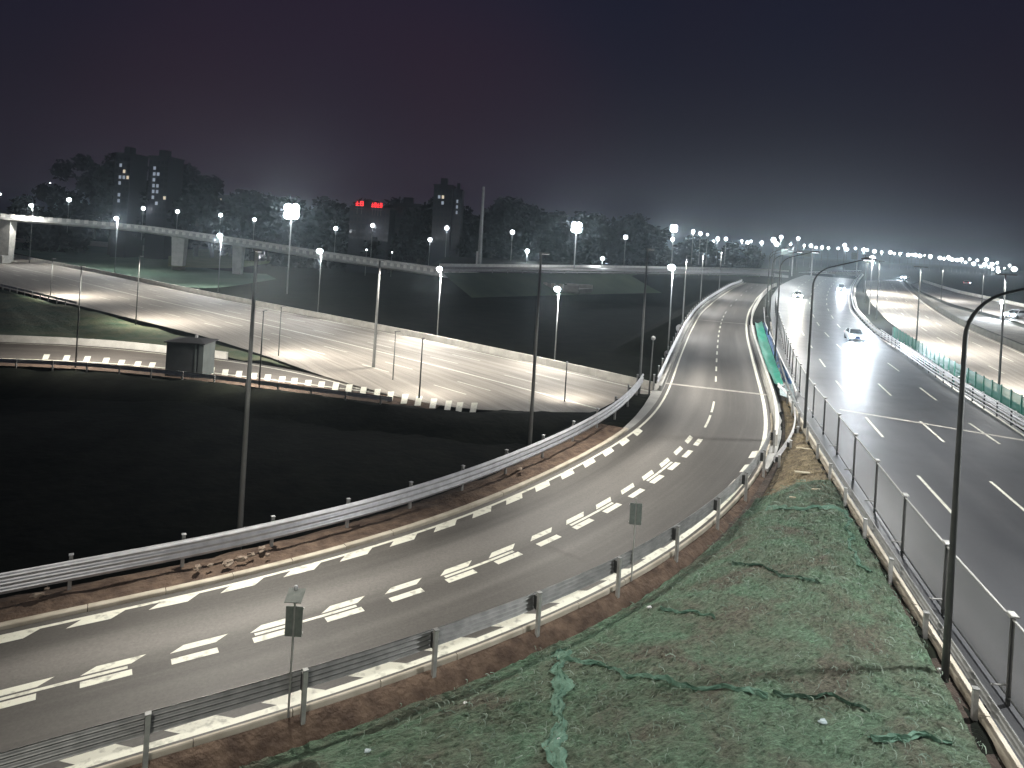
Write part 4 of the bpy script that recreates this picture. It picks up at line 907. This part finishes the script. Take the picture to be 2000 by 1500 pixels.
for D, power in ((34, 4500), (68, 4500), (103, 5500), (140, 7000), (180, 8000), (220, 9000)):     # lamps of the right-hand side
    j = int(np.abs(HR.P[:, 1] - D).argmin()); q = HR.P[j] + np.r_[HR.N[j] * 3.4, 0]
    e_ = empty('street_lamp', q - [0, 0, .3], math.atan2(HR.T[j, 1], HR.T[j, 0]) - PI / 2 + PI, 'slim dark lamp pole in the row between the highway and the dusty carriageway', 'street lamp', 'slim lamp poles between the highway and the dusty carriageway')
    hh = 7.5 if D > 60 else 11.5
    link('pole', mesh('pole', *tube([(0, 0, -.3), (0, 0, 11.5)], [.12, .07], 8), M_DARKP), e_); link('housing', mesh('housing', *bbox_(-.9, .9, -.14, .14, 11.48, 11.62, .05), M_HOUSING), e_)
    spot(e_, (-.4, 0, 11.3), -38, power * 5, 150, .5, WHITE); spot(e_, (.4, 0, 11.3), 15, power * .5, 140, .5, COOL)

for uu, lb in ((12, 'added slim lamp pole brightening the distant carriageway at the right edge of the picture'), (45, 'added slim lamp pole brightening the distant carriageway left of the white-lit vehicle'), (80, 'added slim lamp pole brightening the distant carriageway where it fades into the haze')):
    if uu < r3a.len - 2:
        q = r3a.pos(uu, 0); e_ = empty('street_lamp', q, r3a.ang(uu) - PI / 2, lb, 'street lamp')
        link('pole', mesh('pole', *tube([(0, 0, -.3), (0, 0, 9)], [.12, .07], 8), M_DARKP), e_); link('housing', mesh('housing', *bbox_(-.1, .8, -.14, .14, 8.98, 9.1, .05), M_HOUSING), e_); spot(e_, (.5, 0, 8.8), 5, 16000, 162, .8, WHITE)  # lamps put in to brighten the distant carriageway
# lit lamps along the far edge of the left road
LW = 20000
for px0, py0, pxb, pyb, D, lab in ((1087, 562, 1088, 712, 101, 'lit lamp on the far edge of the left road, the one closest to the ramp'), (855, 523, 860, 668, 118, 'lit lamp on the far edge of the left road, second from the ramp'),
                             (620, 488, 628, 622, 142, 'lit lamp on the far edge of the left road, third from the ramp'), (427, 458, 430, 585, 186, 'lit lamp rising in front of the flyover, right of its middle pier'),
                             (225, 425, 228, 545, 222, 'large lit lamp just above the flyover parapet, left of the tower blocks'), (60, 400, 62, 512, 232, 'lit lamp at the upper left just above the flyover parapet'), (1316, 520, 1303, 690, 90, 'small lit lamp on a thin pole behind the left rail of the ramp bridge')):
    e_, h = straight_lamp(px0, py0, pxb, pyb, D, .11, lab, -2.2, {101: 13000, 118: 23000, 142: 62000, 186: 130000, 222: 120000, 232: 90000, 90: 0}[D], True, tilt=22 if D < 150 else (24 if D < 200 else 6), size=165, lens=.48 * (1 if D < 130 else 1.3), zb=-6.6 if D > 95 else -6.6, col=(1, .97, .92), blend=1.0)
for px0, py0, pxb, pyb, D, rb, lab, pw in ((742, 510, 728, 742, 92, .22, 'thick pale mast standing on the wide left road', 16000), (158, 520, 148, 730, 82, .10, 'dark slim pole at the left in front of the slip road', 22000), (103, 505, 98, 580, 146, .10, 'dark slim pole on the near edge of the left road, far left', 20000),
                                  (272, 500, 266, 632, 118, .10, 'dark slim pole above the green slope left of the hut', 24000), (512, 608, 508, 772, 77, .10, 'dark slim pole just right of the nearest thick lamp pole', 16000), (548, 600, 545, 702, 96, .09, 'short dark pole on the left road, right of the pair of crossing poles', 8000),
                                  (772, 648, 768, 742, 85, .08, 'short dark pole right of the thick pale mast', 0), (825, 662, 818, 797, 76.5, .10, 'dark slim pole at the end of the striped slip road', 5000), (1106, 708, 1103, 802, 79, .09, 'short dark pole in front of the left road near the ramp guardrail', 3000)):
    straight_lamp(px0, py0, pxb, pyb, D, rb, lab, PI * .25 if D > 84 else PI * .45, pw, False, m=M_POLE if D == 92 else M_DARKP, tilt=36, size=165, col=(1, .94, .85), zb=-6.9, blend=1)  # heads and spots added on these dark poles to light the left road

for o in [q for q in bpy.data.objects if q.name.startswith('street_lamp') and any(c.name.startswith('lens') and c.data.materials[0] is M_LENS for c in q.children)]:
    le = [c for c in o.children if c.name.startswith('lens')][0]; top = max(v_.co.z for v_ in le.data.vertices); bot = min(v_.co.z for v_ in le.data.vertices)
    ld = bpy.data.lights.new('lamp_light', 'POINT'); ld.energy = 1500 if o.location.y < 180 or o.location.y > 226 else 9000; ld.color = (.9, .96, 1); ld.shadow_soft_size = .3; lo = bpy.data.objects.new('lamp_light', ld); COL.objects.link(lo); lo.parent = o; lo.location = (.45, 0, bot - .35)
# distant lamp rows: small copies sharing one mesh
def far_proto(name, lens):
    e_ = empty('street_lamp', (0, 0, 0)); link('pole', mesh('pole', *tube([(0, 0, -14), (0, 0, 0)], [.14, .09], 6), M_POLE), e_); link('housing', mesh('housing', *box(-.4, .4, -.15, .15, .02, .14), M_HOUSING), e_)
    link('lens', mesh('lens', *ellipsoid(lens, lens, lens, 10, 7, (0, 0, -lens * .55)), M_LENSF), e_); return e_
protos = {}
def far_lamp(px, py, D, lens, label, group=None, power=0):
    key = round(lens, 2)
    if key not in protos: protos[key] = far_proto('far', lens); e_ = protos[key]
    else:
        s = protos[key]; e_ = s.copy(); COL.objects.link(e_)
        for ch in s.children:
            if ch.type != 'MESH': continue
            c = ch.copy(); COL.objects.link(c); c.parent = e_
    p = atD(px, py, D); e_.location = tuple(p); tag(e_, label, 'street lamp')
    if group: e_['group'] = group
    elif 'group' in e_: del e_['group']
    if power:
        ld = bpy.data.lights.new('lamp_light', 'POINT'); ld.energy = power; ld.color = (.88, .95, 1); ld.shadow_soft_size = .6; lo = bpy.data.objects.new('lamp_light', ld); COL.objects.link(lo); lo.parent = e_; lo.location = (0, 0, -lens * 2.2)
    return e_
mid = [(0, 378, 300, .5, 'lit lamp cut by the left edge above the flyover', 0), (135, 388, 290, .85, 'wide bright lamp between the two leftmost flyover lamps', 700), (98, 357, 420, .45, 'small faint lamp high at the left above the others', 0), (280, 405, 300, .8, 'bright lamp under the tower blocks, left of its neighbour', 700), (347, 411, 300, .8, 'bright lamp right below the right-hand tower block', 700),
       (431, 418, 300, .8, 'bright lamp directly above the flyover lamp right of the pier', 700), (497, 427, 300, .75, 'bright lamp just left of the dazzling floodlight', 700), (656, 444, 290, .85, 'bright lamp between the dazzling floodlight and the red sign', 700), (728, 438, 300, .85, 'bright lamp directly below the red rooftop sign', 700),
       (840, 466, 290, .85, 'lower lamp of the pair left of the tall pale mast', 700), (873, 443, 300, .95, 'upper lamp of the pair left of the tall pale mast', 700), (1001, 451, 300, .95, 'bright lamp in front of the rounded tree mound', 700), (1030, 488, 285, .85, 'low lamp right of the tree mound', 9000), (1177, 503, 270, .75, 'low lamp right of the bright double floodlight', 2500), (1222, 461, 300, .9, 'lamp in front of the dark tree line right of the double floodlight', 700),
       (716, 487, 285, .35, 'tiny lamp just above the flyover below the red sign', 0), (766, 492, 285, .3, 'tiny lamp right above the flyover middle', 0), (663, 470, 340, .3, 'tiny faint lamp under its brighter neighbour left of the red sign', 0), (648, 407, 420, .5, 'left light of the small close pair right of the floodlight', 0), (660, 407, 420, .5, 'right light of the small close pair right of the floodlight', 0)]
for a in mid: far_lamp(a[0], a[1], a[2], a[3], a[4], power=a[5])
# dense row on the right: heads 16-19 m up on the rising highway
dense = [(1354, 450, 2), (1368, 454, 2), (1382, 457, 1), (1402, 464, 2), (1394, 470, 1), (1418, 465, 2), (1449, 469, 1), (1460, 472, 2), (1467, 470, 1), (1488, 472, 2), (1511, 466, 3), (1517, 474, 3), (1526, 461, 2), (1544, 476, 1), (1559, 464, 2), (1571, 478, 1), (1584, 478, 2), (1594, 482, 1), (1606, 481, 1), (1618, 483, 1), (1637, 484, 1), (1650, 477, 2), (1654, 485, 2), (1671, 484, 1), (1687, 486, 2), (1694, 487, 1), (1708, 489, 2), (1722, 491, 1), (1739, 491, 2), (1747, 494, 1), (1758, 494, 1), (1774, 496, 2), (1781, 496, 1), (1788, 496, 2), (1797, 498, 2), (1806, 498, 0), (1817, 499, 2), (1836, 502, 2), (1844, 504, 1), (1853, 501, 2), (1860, 505, 2), (1870, 506, 2), (1878, 505, 2), (1886, 511, 1), (1894, 505, 1), (1902, 513, 2), (1909, 507, 1), (1916, 519, 1), (1924, 514, 2), (1927, 505, 2), (1931, 520, 1), (1938, 514, 2), (1939, 524, 1), (1948, 512, 1), (1949, 521, 1), (1950, 528, 2), (1962, 523, 0), (1972, 517, 1), (1981, 523, 3)]
for i, (x_, y_, s_) in enumerate(dense):
    hy = 463 + .06 * (x_ - 1000); vv = max(hy - y_, 4); D = min(max(6.5 * 1380 / vv, 300), 640) * rng.uniform(.95, 1.05)
    far_lamp(x_, y_, D, (.5, .85, 1.2, 1.7)[s_] * D / 480, 'tiny bright lamp in the dense row along the right-hand horizon', 'dense row of distant lamps along the right-hand horizon', 12000 if i % 3 == 0 else 0)
far_lamp(1704, 502, 150, .62, 'pair-like bright lamp hanging below the dense row above the dusty carriageway', power=12000); far_lamp(1957, 587, 150, .45, 'lone lamp low at the right edge above the white vehicle glow', power=9000)
far_lamp(1314, 465, 330, .95, 'lamp right under the bright floodlight at the end of the tree line', power=3500)

# floodlights
def flood(px, py, D, r, label, power, zb=-7):
    p = atD(px, py, D); e_ = empty('floodlight_mast', (p[0], D, zb), 0, label, 'floodlight'); h = p[2] - zb
    link('pole', mesh('pole', *tube([(0, 0, 0), (0, 0, h)], [.22, .14], 8), M_POLE), e_)
    fr = link('floodlight_bank', mesh('floodlight_bank', *box(-r * .8, r * .8, .0, .3, h - r * .8, h + r * .8), M_HOUSING), e_)
    lm = mesh('lens', *ellipsoid(r * .6, r * .4, r * .6, 12, 8), M_LENS)
    for ax in (-.5, .5):
        for az in (-.45, .45): l = link('lens', lm, fr); l.location = (ax * r * .9, -.15, h + az * r)
    ld = bpy.data.lights.new('lamp_light', 'POINT'); ld.energy = power; ld.color = (.92, .96, 1); ld.shadow_soft_size = r; lo = bpy.data.objects.new('lamp_light', ld); COL.objects.link(lo); lo.parent = e_; lo.location = (0, -r * 1.6, h); return e_
flood(570, 413, 190, 2.0, 'dazzling floodlight, the biggest light above the flyover', 12000)
flood(1126, 444, 240, 1.7, 'bright double floodlight in front of the dark trees right of the centre', 12000, 0)
flood(1316, 446, 260, 1.25, 'bright floodlight at the right end of the tree line', 7000, 0)

# tall pale mast
B = atD(930, 522, 240); T = atD(941, 365, 240)
e_ = empty('mast', (B[0] + .9, 240, 1.5), 0, 'tall plain pale mast left of the rounded tree mound', 'mast')
link('pole', mesh('pole', *tube([(0, 0, 0), (.0, 0, 12), (0, 0, 27)], [.75, .6, .4], 12), M_POLE), e_); link('base_box', mesh('base_box', *box(-1.1, -.5, -.6, .2, 0, 5), M_WHITE), e_)

# overhead signs on the far highway
def gantry(px, py, D, w_, h_, label, hp=13):
    p = atD(px, py, D); e_ = empty('overhead_sign', (p[0], D, p[2] - hp), 0, label, 'sign')
    link('pole', mesh('pole', *tube([(w_ * .62, 0, 0), (w_ * .62, 0, hp + h_)], .28, 8), M_WHITE), e_)
    link('beam', mesh('beam', *box(-w_ * .5, w_ * .62, -.1, .1, hp, hp + .3), M_WHITE), e_); link('sign_panel', mesh('sign_panel', *bbox_(-w_ / 2, w_ / 2, -.35, -.2, hp - h_ / 2, hp + h_ / 2, .05), mat('sign_face', (.34, .40, .38), .6, var=.15, scale=.4)), e_)
gantry(1536, 493, 300, 4.6, 2.6, 'pale overhead sign left of its twin below the lamp row'); gantry(1574, 495, 300, 4.6, 2.6, 'pale overhead sign, the right one of the two below the lamp row')
gantry(1668, 500, 330, 2.6, 3.2, 'narrow pale board on a post above the crest of the highway')

# ------------------------------------------------------------------ skyline
def leaf_crown(n, rx, rz_, sz):
    V, Fc = [], []
    cl = [(rng.normal(0, .42), rng.normal(0, .42), rng.uniform(-.6, .8)) for _ in range(9)]
    for i in range(n):
        c = cl[rng.integers(9)]; d = rng.normal(0, 1, 3); d /= np.linalg.norm(d); r = rng.uniform(.15, .48)
        p = np.array([(c[0] + d[0] * r) * rx, (c[1] + d[1] * r) * rx, (c[2] + d[2] * r) * rz_]); a = rng.normal(0, 1, 3); a /= np.linalg.norm(a); b = np.cross(a, rng.normal(0, 1, 3)); b /= np.linalg.norm(b) + 1e-6; s = sz * rng.uniform(.6, 1.5); k_ = len(V)
        V += [p - a * s, p - b * s * .6, p + a * s, p + b * s * .6]; Fc.append((k_, k_ + 1, k_ + 2, k_ + 3))
    return V, Fc
crowns = [mesh('crown', *leaf_crown(1500, 5, 5, .55), M_LEAF) for _ in range(3)]; trunk = mesh('trunk', *tube([(0, 0, -6), (.2, 0, 2), (0, .1, 8)], [.5, .35, .15], 7), M_BARK)
def tree(px, pytop, D, wpx, label, group=None, zb=None):
    s = wpx / F * D / 10; T = atD(px, pytop, D); e_ = empty('tree', (T[0], D, T[2] - 9.5 * s * 1.0), rng.uniform(0, 6), label, 'tree', group); e_.scale = (s * 1.15, s * 1.15, s)
    link('trunk', trunk, e_); c = link('crown', crowns[rng.integers(3)], e_); c.location = (0, 0, 5.2); return e_
gt = 'dark trees of the distant tree line'
for px, py, w_ in [(60, 395, 90), (130, 375, 90), (190, 335, 85), (215, 318, 80), (265, 350, 95), (330, 340, 95), (360, 335, 80), (390, 358, 90), (440, 385, 100), (500, 395, 100), (560, 400, 110), (620, 405, 100), (680, 412, 100), (740, 405, 90), (790, 400, 90), (845, 395, 90), (900, 408, 80)]:
    lb_, gp_ = ('dark tree in the tall clump around the twin tower blocks', 'dark trees around the twin tower blocks') if px < 430 else ('dark tree in the lower line between the twin tower blocks and the tall mast', 'dark trees between the twin tower blocks and the tall mast')
    tree(px, py, rng.uniform(330, 380), w_, lb_, gp_)
    tree(px + 30, py + 45, 315, w_, lb_, gp_)
for px, py, w_ in [(960, 412, 85), (990, 403, 90), (1020, 400, 90), (1050, 412, 80), (1085, 425, 80), (1140, 430, 85), (1180, 432, 80), (1220, 430, 85), (1255, 438, 70), (1275, 448, 60)]:
    tree(px, py, rng.uniform(330, 370), w_, 'dark tree in the tree line right of the tall pale mast', gt)
    tree(px, py + 40, 320, w_ * .9, 'dark tree in the tree line right of the tall pale mast', gt)
for px, py, w_ in [(1330, 470, 60), (1380, 478, 60), (1430, 482, 55), (1470, 486, 50)]:
    tree(px, py, 420, w_, 'low hazy tree under the lamp row between the tree line and the highway', 'low hazy trees under the lamp row')

def tower(px0, px1, pytop, D, label, lit, nx_t, nz_t, roof=None, warm=.3, dpt=14, top=None):
    a = atD(px0, pytop, D); b = atD(px1, pytop, D); w_ = b[0] - a[0]; h = a[2] + 7; e_ = empty('tower_block', ((a[0] + b[0]) / 2, D, -7), 0, label, 'building')
    link('wall', mesh('wall', *box(-w_ / 2, w_ / 2, 0, dpt, 0, h), M_TOWER), e_)
    link('roof', mesh('roof', *merge(box(-w_ / 2 - .3, w_ / 2 + .3, -.3, dpt + .3, h, h + .6), box(-w_ * .2, w_ * .15, 3, 8, h + .6, h + 3.5)), M_TOWER), e_)
    cw, ch = w_ / nx_t, (h - 4) / nz_t; wm = {q: mesh('window', *box(-cw * .30, cw * .30, -.12, -.02, -ch * .28, ch * .28), q) for q in (M_WARMW, M_COOLW, M_DARKW)}
    for i in range(nx_t):
        for j in range(nz_t):
            if j < nz_t * .35: continue
            mm = M_DARKW
            if (i, j) in lit: mm = lit[(i, j)]
            o = link('window', wm[mm], e_); o.location = (-w_ / 2 + cw * (i + .5), 0, 3 + ch * (j + .5))
    return e_
Wm, Cm = M_WARMW, M_COOLW
tower(226, 256, 300, 300, 'dark tower block with a few lit windows, the left of the two above the flyover', {(1, 14): Cm, (2, 13): Wm, (1, 12): Cm, (2, 12): Cm, (3, 12): Wm, (1, 11): Cm, (1, 9): Cm, (1, 8): Cm}, 4, 16)
tower(292, 330, 306, 303, 'dark tower block with a ladder of bluish windows, right of its twin', {(1, 14): Cm, (1, 13): Cm, (2, 13): Cm, (1, 12): Cm, (2, 11): Cm, (1, 11): Cm, (1, 10): Cm, (2, 10): Cm, (1, 9): Cm, (2, 8): Cm, (4, 9): Wm}, 5, 16)
tower(848, 885, 362, 300, 'dark slab tower right of the red sign with two lit windows near its top', {(1, 12): Cm, (2, 12): Wm, (2, 11): Cm}, 5, 14)
tower(886, 903, 372, 304, 'narrow tower with one tall lit stair window left of the tall mast', {(1, 11): Cm, (1, 12): Cm, (1, 10): Cm}, 3, 14)
tower(770, 822, 398, 330, 'low wide block right of the red sign', {}, 8, 10)
e_ = tower(684, 762, 405, 303, 'low dark building carrying the red rooftop sign', {}, 10, 9)
# red rooftop sign: two groups of small strokes
def stroke_sign(px0, px1, py, hpx, D, nch, label):
    a = atD(px0, py, D); b = atD(px1, py, D); w_ = b[0] - a[0]; hh = hpx / F * D; e_ = empty('rooftop_sign', (a[0], D - 1, a[2] - hh / 2), 0, label, 'sign'); cw = w_ / nch; r_ = random.Random(nch)
    link('sign_frame', mesh('sign_frame', *merge(box(0, w_, .1, .2, -1.2, -1.05), *[box(k * cw + cw * .45, k * cw + cw * .55, .1, .2, -3.5, -.1) for k in range(nch)]), M_HOUSING), e_)
    for k_ in range(nch):
        ps = [box(k_ * cw + .1 * cw, k_ * cw + .9 * cw, -.1, 0, hh * z0, hh * z0 + hh * .13) for z0 in (.0, .42, .84)[:2 + k_ % 2]] + [box(k_ * cw + cw * x0, k_ * cw + cw * x0 + cw * .13, -.104, -.004, 0, hh * .97) for x0 in ((.15, .75) if k_ % 2 else (.42,))]
        link('glowing_character', mesh('glowing_character', *merge(*ps), M_RED), e_)
stroke_sign(695, 712, 397, 9, 300, 2, 'red glowing two-character rooftop sign, the left one'); stroke_sign(726, 748, 400, 9, 300, 4, 'red glowing four-character rooftop sign, the right one')
# scattered lit windows in low houses between the tower blocks and the floodlight
for i, (x_, y_, mm) in enumerate([(431, 389, Wm), (458, 392, Wm), (472, 393, Wm), (485, 392, Wm), (521, 394, Wm), (404, 390, Cm)]):
    a = atD(x_, y_, 400); e_ = empty('house', (a[0], 400, -7), 0, 'low dark house with one lit window in the row left of the floodlight', 'house', 'low houses left of the floodlight')
    h = a[2] + 7; link('wall', mesh('wall', *box(-3, 3, 0, 8, 0, h + 1.2), M_TOWER), e_); link('roof', mesh('roof', [(-3.4, -.4, h + 1.2), (3.4, -.4, h + 1.2), (3.4, 8.4, h + 1.2), (-3.4, 8.4, h + 1.2), (-3.4, 4, h + 2.8), (3.4, 4, h + 2.8)], [(0, 1, 5, 4), (2, 3, 4, 5), (1, 2, 5), (3, 0, 4), (3, 2, 1, 0)], M_ROOF), e_)
    w_ = link('window', mesh('window', *box(-.5, .5, -.1, -.02, h - .5, h + .4), mm), e_)
for i, (x_, y_) in enumerate([(431, 389), (458, 392), (472, 393), (485, 392)]):
    pass

# ------------------------------------------------------------------ vehicles
def car(loc, rot, label, s=1.0, headm=M_HEADL, power=1500, rear=False, van=False, col=(.82, .9, 1)):
    e_ = empty('car', loc, rot, label, 'car'); e_.scale = (s, s, s)
    # local +X forward; body cross sections along length
    secs = [(-2.25, .55, .86, .45), (-2.1, .88, 1.0, .32), (-1.2, .92, 1.02, .25), (1.0, .93, .98, .25), (1.95, .90, .86, .28), (2.25, .72, .66, .42)]
    V, Fc = [], []
    for x, hw_, top, bot in secs: V += [(x, -hw_ * .92, bot), (x, -hw_, (top + bot) / 2), (x, -hw_ * .94, top), (x, hw_ * .94, top), (x, hw_, (top + bot) / 2), (x, hw_ * .92, bot)]
    for i in range(len(secs) - 1): Fc += [(i * 6 + k_, i * 6 + (k_ + 1) % 6, (i + 1) * 6 + (k_ + 1) % 6, (i + 1) * 6 + k_) for k_ in range(6)]
    Fc += [tuple(range(6))[::-1], tuple(range(30, 36))]; link('body', mesh('body', V, Fc, M_CARW, True), e_)
    tz = 1.9 if van else 1.45
    cab = [(-1.7, -.80, 1.0), (-1.7, .80, 1.0), (1.25, -.82, .97), (1.25, .82, .97), (-1.15, -.62, tz), (-1.15, .62, tz), (.35, -.62, tz), (.35, .62, tz)]
    link('glasshouse', mesh('glasshouse', cab, [(0, 2, 6, 4), (1, 5, 7, 3), (2, 3, 7, 6), (0, 4, 5, 1)], M_GLASS), e_)
    link('roof', mesh('roof', *bbox_(-1.2, .40, -.64, .64, tz - .01, tz + .06, .03), M_CARW), e_)
    for a in ((2, 6), (3, 7), (0, 4), (1, 5)): link('pillar', mesh('pillar', *tube([cab[a[0]], cab[a[1]]], .05, 6), M_CARW), e_)
    wm_ = mesh('wheel', *tube([(0, -.11, 0), (0, .11, 0)], .33, 16), M_TYRE)
    for x in (-1.4, 1.4):
        for y in (-.82, .82): w_ = link('wheel', wm_, e_); w_.location = (x, y, .33)
    link('number_plate', mesh('number_plate', *box(2.26, 2.28, -.25, .25, .45, .58), M_PLATE), e_); link('grille', mesh('grille', *box(2.12, 2.262, -.4, .4, .56, .68), M_GLASS), e_)
    for y in (-.66, .66):
        l = link('headlight', mesh('headlight', *ellipsoid(.18, .34, .22, 12, 8, (2.22, y, .66)), headm), e_)
        if power:
            ld = bpy.data.lights.new('headlight_beam', 'SPOT'); ld.energy = power; ld.spot_size = math.radians(62); ld.spot_blend = .8; ld.color = col; ld.shadow_soft_size = .1; o = bpy.data.objects.new('headlight_beam', ld); COL.objects.link(o); o.parent = e_; o.location = (2.42, y, .66)
            o.rotation_euler = (0, math.radians(-76), 0)
    for y in (-.7, .7): link('tail_light', mesh('tail_light', *ellipsoid(.06, .16, .08, 8, 6, (-2.2, y, .82)), M_TAIL), e_)
    return e_
def car_at(px, py, rot_to=None, **k_):
    p = ong(px, py, hwy_z); return p
def hd(p):  # heading towards the camera along the highway
    uh_ = float(HL.near([p[0]], [p[1]])[1][0]); return HL.ang(uh_) + PI
p = ong(1668, 664, hwy_z); car(p, hd(p) + .06, 'white car with blue-white headlights driving towards the camera on the highway', 1.12, power=15000)
p = ong(1558, 582, hwy_z); car(p, hd(p), 'far car with a warm dazzling headlight glow near the left highway edge', 1.1, M_HEADW, 14000, col=(1, .96, .82))
p = ong(1643, 568, hwy_z); car(p, hd(p), 'far white van just below the crest at the right highway edge', 1.1, van=True, power=12000)
p = ong(1768, 545, z0f); car(p, 3.9, 'far car with bright headlights on the dusty carriageway', 1.2, power=15000)
p = ong(1888, 556, z0f); car(p, .9, 'far car showing red tail lights beyond the dusty carriageway', 1.2, power=0); 
p = ong(1985, 622, z0f); car(p, 3.6, 'white-lit vehicle at the right edge on the distant carriageway', 1.3, power=20000)

# ------------------------------------------------------------------ air
hv, hf = box(-3600, 3600, -70, 3600, -8.6, 48)
hz_ = bpy.data.objects.new('haze', mesh('haze', hv, hf, [M_ROOF])); COL.objects.link(hz_); hz_['kind'] = 'stuff'; tag(hz_, 'thin night haze lying over the whole road landscape', 'haze')
hm = bpy.data.materials.new('night_haze'); hm.use_nodes = True; t = hm.node_tree; t.nodes.clear(); o_ = t.nodes.new('ShaderNodeOutputMaterial'); pv = t.nodes.new('ShaderNodeVolumePrincipled')
pv.inputs['Color'].default_value = (.74, .88, .96, 1); pv.inputs['Density'].default_value = .0004; pv.inputs['Anisotropy'].default_value = .84; t.links.new(pv.outputs[0], o_.inputs['Volume'])
hz_.data.materials.clear(); hz_.data.materials.append(hm)
